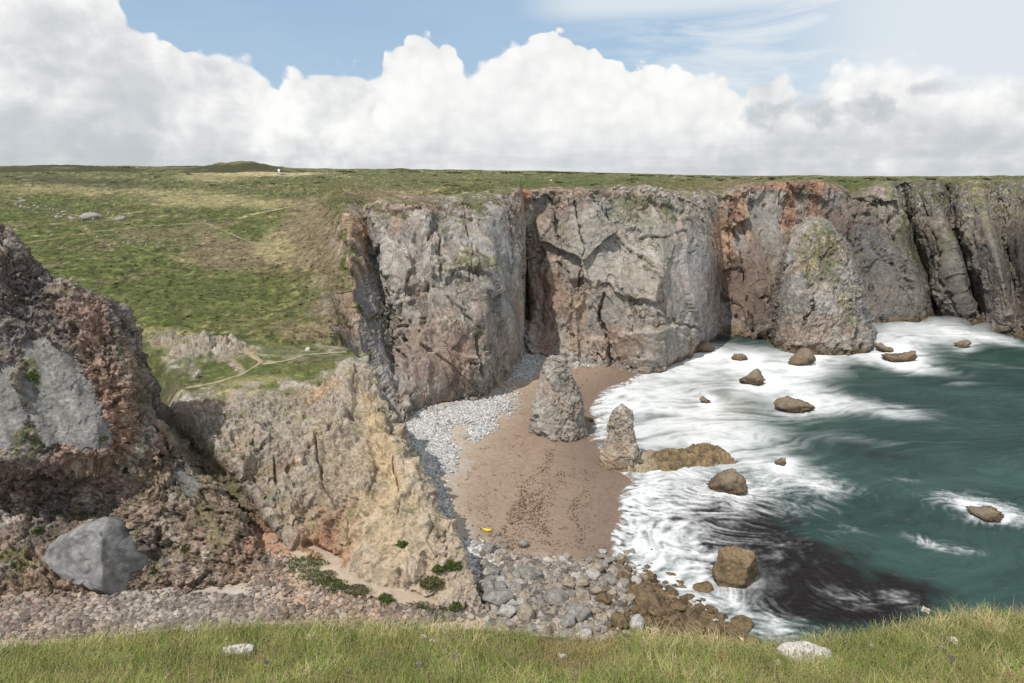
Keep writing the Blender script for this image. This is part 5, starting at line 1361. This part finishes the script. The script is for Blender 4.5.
clifftop()

# pale stones in the turf
def turf_stone(px, py, w, h, label, seed, c0=(.50, .475, .44), c1=(.36, .34, .315)):
    t = (py-700)/(top_edge(px)-700)
    p = clifftop_pt(px, t); s = p[1]/FPX
    q, f = boulder_verts(seed, 4, 8, .10)
    q = q*np.array([w*s*.55, w*s*.30, h*s*.62])
    q[:, 2] -= .25*q[:, 0]*(h/w)
    o = mesh_np('turf_rock', q, f, M_STONE2, {'Col': shade_stone(q/(w*s)*3, seed, c0, c1, .2), 'rock': np.full(len(q), .4)})
    o.location = p + np.array([0, 0, h*s*.25]); o.rotation_euler = (0, 0, rnd.uniform(-.3, .3))
    tag(o, label, 'rock', 'pale stones in the near turf')
M_STONE2 = mat_ground('weathered_white_stone', 14, .8)
turf_stone(803, 660, 60, 20, 'large flat whitish stone in the near turf on the right', 31)
turf_stone(241, 651, 34, 11, 'low whitish stone in the near turf on the left', 32)
turf_stone(189, 632, 12, 11, 'small upright white stone at the brink of the near turf', 33)
turf_stone(88, 655, 9, 6, 'tiny white stone in the near turf far left', 34)
turf_stone(310, 638, 11, 7, 'small pinkish stone in the near turf', 35, (.55, .43, .36), (.45, .35, .30))
turf_stone(562, 657, 9, 6, 'tiny pale stone in the near turf near the middle', 36)

# grass: nobody could count it
def grass(n=125000):
    r = np.random.RandomState(9)
    px = r.uniform(-60, 1085, n); t = r.uniform(0, 1.0, n)**.9
    base = np.zeros((n, 3))
    e = top_edge(px); py = 700 + (e-700)*t; Y = 3.9+(edgeY(px)-3.9)*t
    dy = (341.5-py)/FPX
    base[:, 0] = Y*((px-512)/FPX)/(cP+dy*sP); base[:, 1] = Y; base[:, 2] = CAMZ + Y*(dy*cP-sP)/(cP+dy*sP) - .04
    patch = fbm(base/.9, 3, .6, 660); p2 = fbm(base/.35, 3, .6, 661)
    H = (.03 + .11*r.uniform(0, 1, n)**1.7)*(1+.45*patch)
    kind = r.uniform(0, 1, n)
    stalk = kind > .94
    H = np.where(stalk, r.uniform(.11, .235, n), H)
    W = np.where(stalk, .0012, r.uniform(.0013, .0034, n))
    a = r.uniform(0, 6.28, n); lean = np.where(stalk, r.uniform(0, .3, n), r.uniform(.1, .95, n))
    d = np.stack([np.cos(a)*lean, np.sin(a)*lean, np.ones(n)], 1)
    d2 = np.stack([np.cos(a)*lean*2.2, np.sin(a)*lean*2.2, .75*np.ones(n)], 1)
    sd = np.stack([-np.sin(a+r.uniform(-.9, .9, n)), np.cos(a), np.zeros(n)], 1)
    face = r.uniform(0, 1, n)[:, None] < .6
    sd = np.where(face, np.array([[1., 0, 0]]), sd)
    m = base + d*(H*.55)[:, None]; tip = m + d2*(H*.45)[:, None]
    wv = W[:, None]
    v = np.stack([base-sd*wv, base+sd*wv, m+sd*wv*.8, m-sd*wv*.8, tip+sd*wv*.25, tip-sd*wv*.25], 1)
    i = (np.arange(n)*6)[:, None]
    f = np.concatenate([i+np.array([0, 1, 2, 3]), i+np.array([3, 2, 4, 5])], 0)
    g0, g1, st, br = np.array([.15, .205, .04]), np.array([.29, .325, .095]), np.array([.54, .44, .24]), np.array([.30, .19, .11])
    k = np.clip(r.uniform(0, 1, n)+.3*p2, 0, 1)[:, None]
    c = g0*(1-k)+g1*k
    dry = smooth(kind + .40*patch + .3*p2 + .2*smooth(t, .55, 1.0), .80, 1.1)[:, None]
    br_at = np.exp(-((px-590)/70)**2)*smooth(t, .3, .8) + np.exp(-((px-985)/40)**2) + .6*np.exp(-((px-480)/30)**2)*smooth(t, .4, .9)
    c = c*(1-dry) + st*dry
    brn = smooth(-patch + .6*p2 + .6*br_at + r.uniform(-.4, .4, n), .40, .85)[:, None]*.6
    c = c*(1-brn)+br*brn
    c = c*(1+.55*p2[:, None]*.6+r.uniform(-.25, .25, (n, 1)))
    c = np.where(stalk[:, None], st*r.uniform(.7, 1.1, (n, 1)), c)
    cc = np.repeat(c[:, None, :], 6, 1)*np.array([.75, .75, 1, 1, 1.15, 1.15])[None, :, None]
    cc = np.repeat(c[:, None, :], 6, 1)
    # seed heads on the stalks
    hs = tip[stalk]; m_ = len(hs)
    ov = np.array([[1, 0, 0], [-1, 0, 0], [0, 1, 0], [0, -1, 0], [0, 0, 1.], [0, 0, -1.]])
    of = np.array([[0, 2, 4], [2, 1, 4], [1, 3, 4], [3, 0, 4], [2, 0, 5], [1, 2, 5], [3, 1, 5], [0, 3, 5]])
    hv = hs[:, None, :] + ov[None]*np.array([.0035, .0035, .013])*r.uniform(.7, 1.3, (m_, 1, 1))
    hc = np.repeat((np.array([.36, .27, .17])*r.uniform(.7, 1.25, (m_, 1)))[:, None, :], 6, 1)
    V_ = np.r_[v.reshape(-1, 3), hv.reshape(-1, 3)]
    tri = (of[None] + (np.arange(m_)*6)[:, None, None] + n*6).reshape(-1, 3)
    quad2 = np.c_[tri, tri[:, 2]]
    me_f = f
    C_ = np.r_[cc.reshape(-1, 3), hc.reshape(-1, 3)].astype(F32)
    # faces: quads and triangles in one mesh
    me = bpy.data.meshes.new('grass')
    me.vertices.add(len(V_)); me.vertices.foreach_set('co', V_.astype(F32).ravel())
    loops = np.r_[me_f.ravel(), tri.ravel()].astype(np.int32)
    me.loops.add(len(loops)); me.loops.foreach_set('vertex_index', loops)
    starts = np.r_[np.arange(len(me_f))*4, len(me_f)*4+np.arange(len(tri))*3].astype(np.int32)
    me.polygons.add(len(starts)); me.polygons.foreach_set('loop_start', starts)
    at = me.color_attributes.new('Col', 'FLOAT_COLOR', 'POINT'); c4 = np.ones((len(C_), 4), F32); c4[:, :3] = C_; at.data.foreach_set('color', c4.ravel())
    me.update(calc_edges=True); me.materials.append(M_GRASS)
    o = bpy.data.objects.new('grass', me); COLL.objects.link(o); tag(o, kind='stuff')
grass()

# flowers in the near grass
def flower(px, py, size, col, label, h=.10, seed=0):
    t = (py-700)/(top_edge(px)-700)
    p = clifftop_pt(px, min(max(t, 0), 1)); s = p[1]/FPX
    # root the stem where the head then shows at (px, py)
    head = np.array(p) + np.array([0, -.05, h*.9]); base = head + np.array([.01, .03, -h-.02])
    root = bpy.data.objects.new('flower', None); COLL.objects.link(root); root.location = base
    tag(root, label, 'flower', 'flowers in the near grass')
    hd = head - base; w = .0016
    v = np.array([[-w, 0, 0], [w, 0, 0], [hd[0]+w, hd[1], hd[2]], [hd[0]-w, hd[1], hd[2]], [0, -w, 0], [0, w, 0], [hd[0], hd[1]+w, hd[2]], [hd[0], hd[1]-w, hd[2]]])
    mesh_np('stem', v, np.array([[0, 1, 2, 3], [4, 5, 6, 7]]), M_GRASS, {'Col': np.tile(np.array([[.12, .15, .05]], F32), (8, 1))}, parent=root)
    r = np.random.RandomState(seed)
    lv, lf, lc = leaf_cloud(70, (size*s*.5, size*s*.5, size*s*.42), seed, np.array(col)*.75, col, size*s*.34, hollow=.3)
    o = mesh_np('flower_head', lv + hd, lf, M_LEAF, {'Col': lc}, parent=root)
PUR, WHT, PNK, YEL = (.30, .17, .42), (.72, .66, .56), (.45, .27, .22), (.6, .45, .03)
FL = [(421, 669, 7, PUR, 'purple flower head lowest in the near grass'), (456, 661, 6, PUR, 'purple flower head right of the lowest purple one'), (447, 640, 6, (.24, .18, .28), 'dusky purple flower head near the brink, left of centre'), (946, 662, 7, (.26, .2, .28), 'dusky purple flower head in the grass on the right'), (424, 641, 6, WHT, 'white flower head by the dusky purple one near the brink'), (433, 645, 5, WHT, 'lower white flower head by the dusky purple one'),
      (949, 645, 9, WHT, 'flat cream flower head in the grass on the right'), (921, 609, 9, WHT, 'cream flower head standing tall against the dark water'), (938, 652, 6, (.5, .42, .38), 'faded cream flower head left below the flat cream one'), (1003, 679, 8, PNK, 'pinkish flower head in the bottom right corner'), (951, 659, 3, YEL, 'tiny yellow flower on the right'), (22, 625, 6, WHT, 'cream flower head standing above the brink far left'), (5, 632, 6, WHT, 'cream flower head at the left edge'), (26, 610, 3, WHT, 'tiny cream flower head highest at the far left'),
      (290, 678, 7, PNK, 'pinkish flower head low in the grass on the left'), (270, 667, 5, (.2, .16, .3), 'bluish flower head low in the grass on the left'), (776, 667, 7, WHT, 'pale flower head just left below the large whitish stone'), (868, 650, 6, (.5, .42, .38), 'faded flower head right of the large whitish stone'), (328, 638, 3, YEL, 'tiny yellow flower on the left')]
for k, a in enumerate(FL):
    flower(*a, h=.17 if a[1] < 634 else .09, seed=500+k)
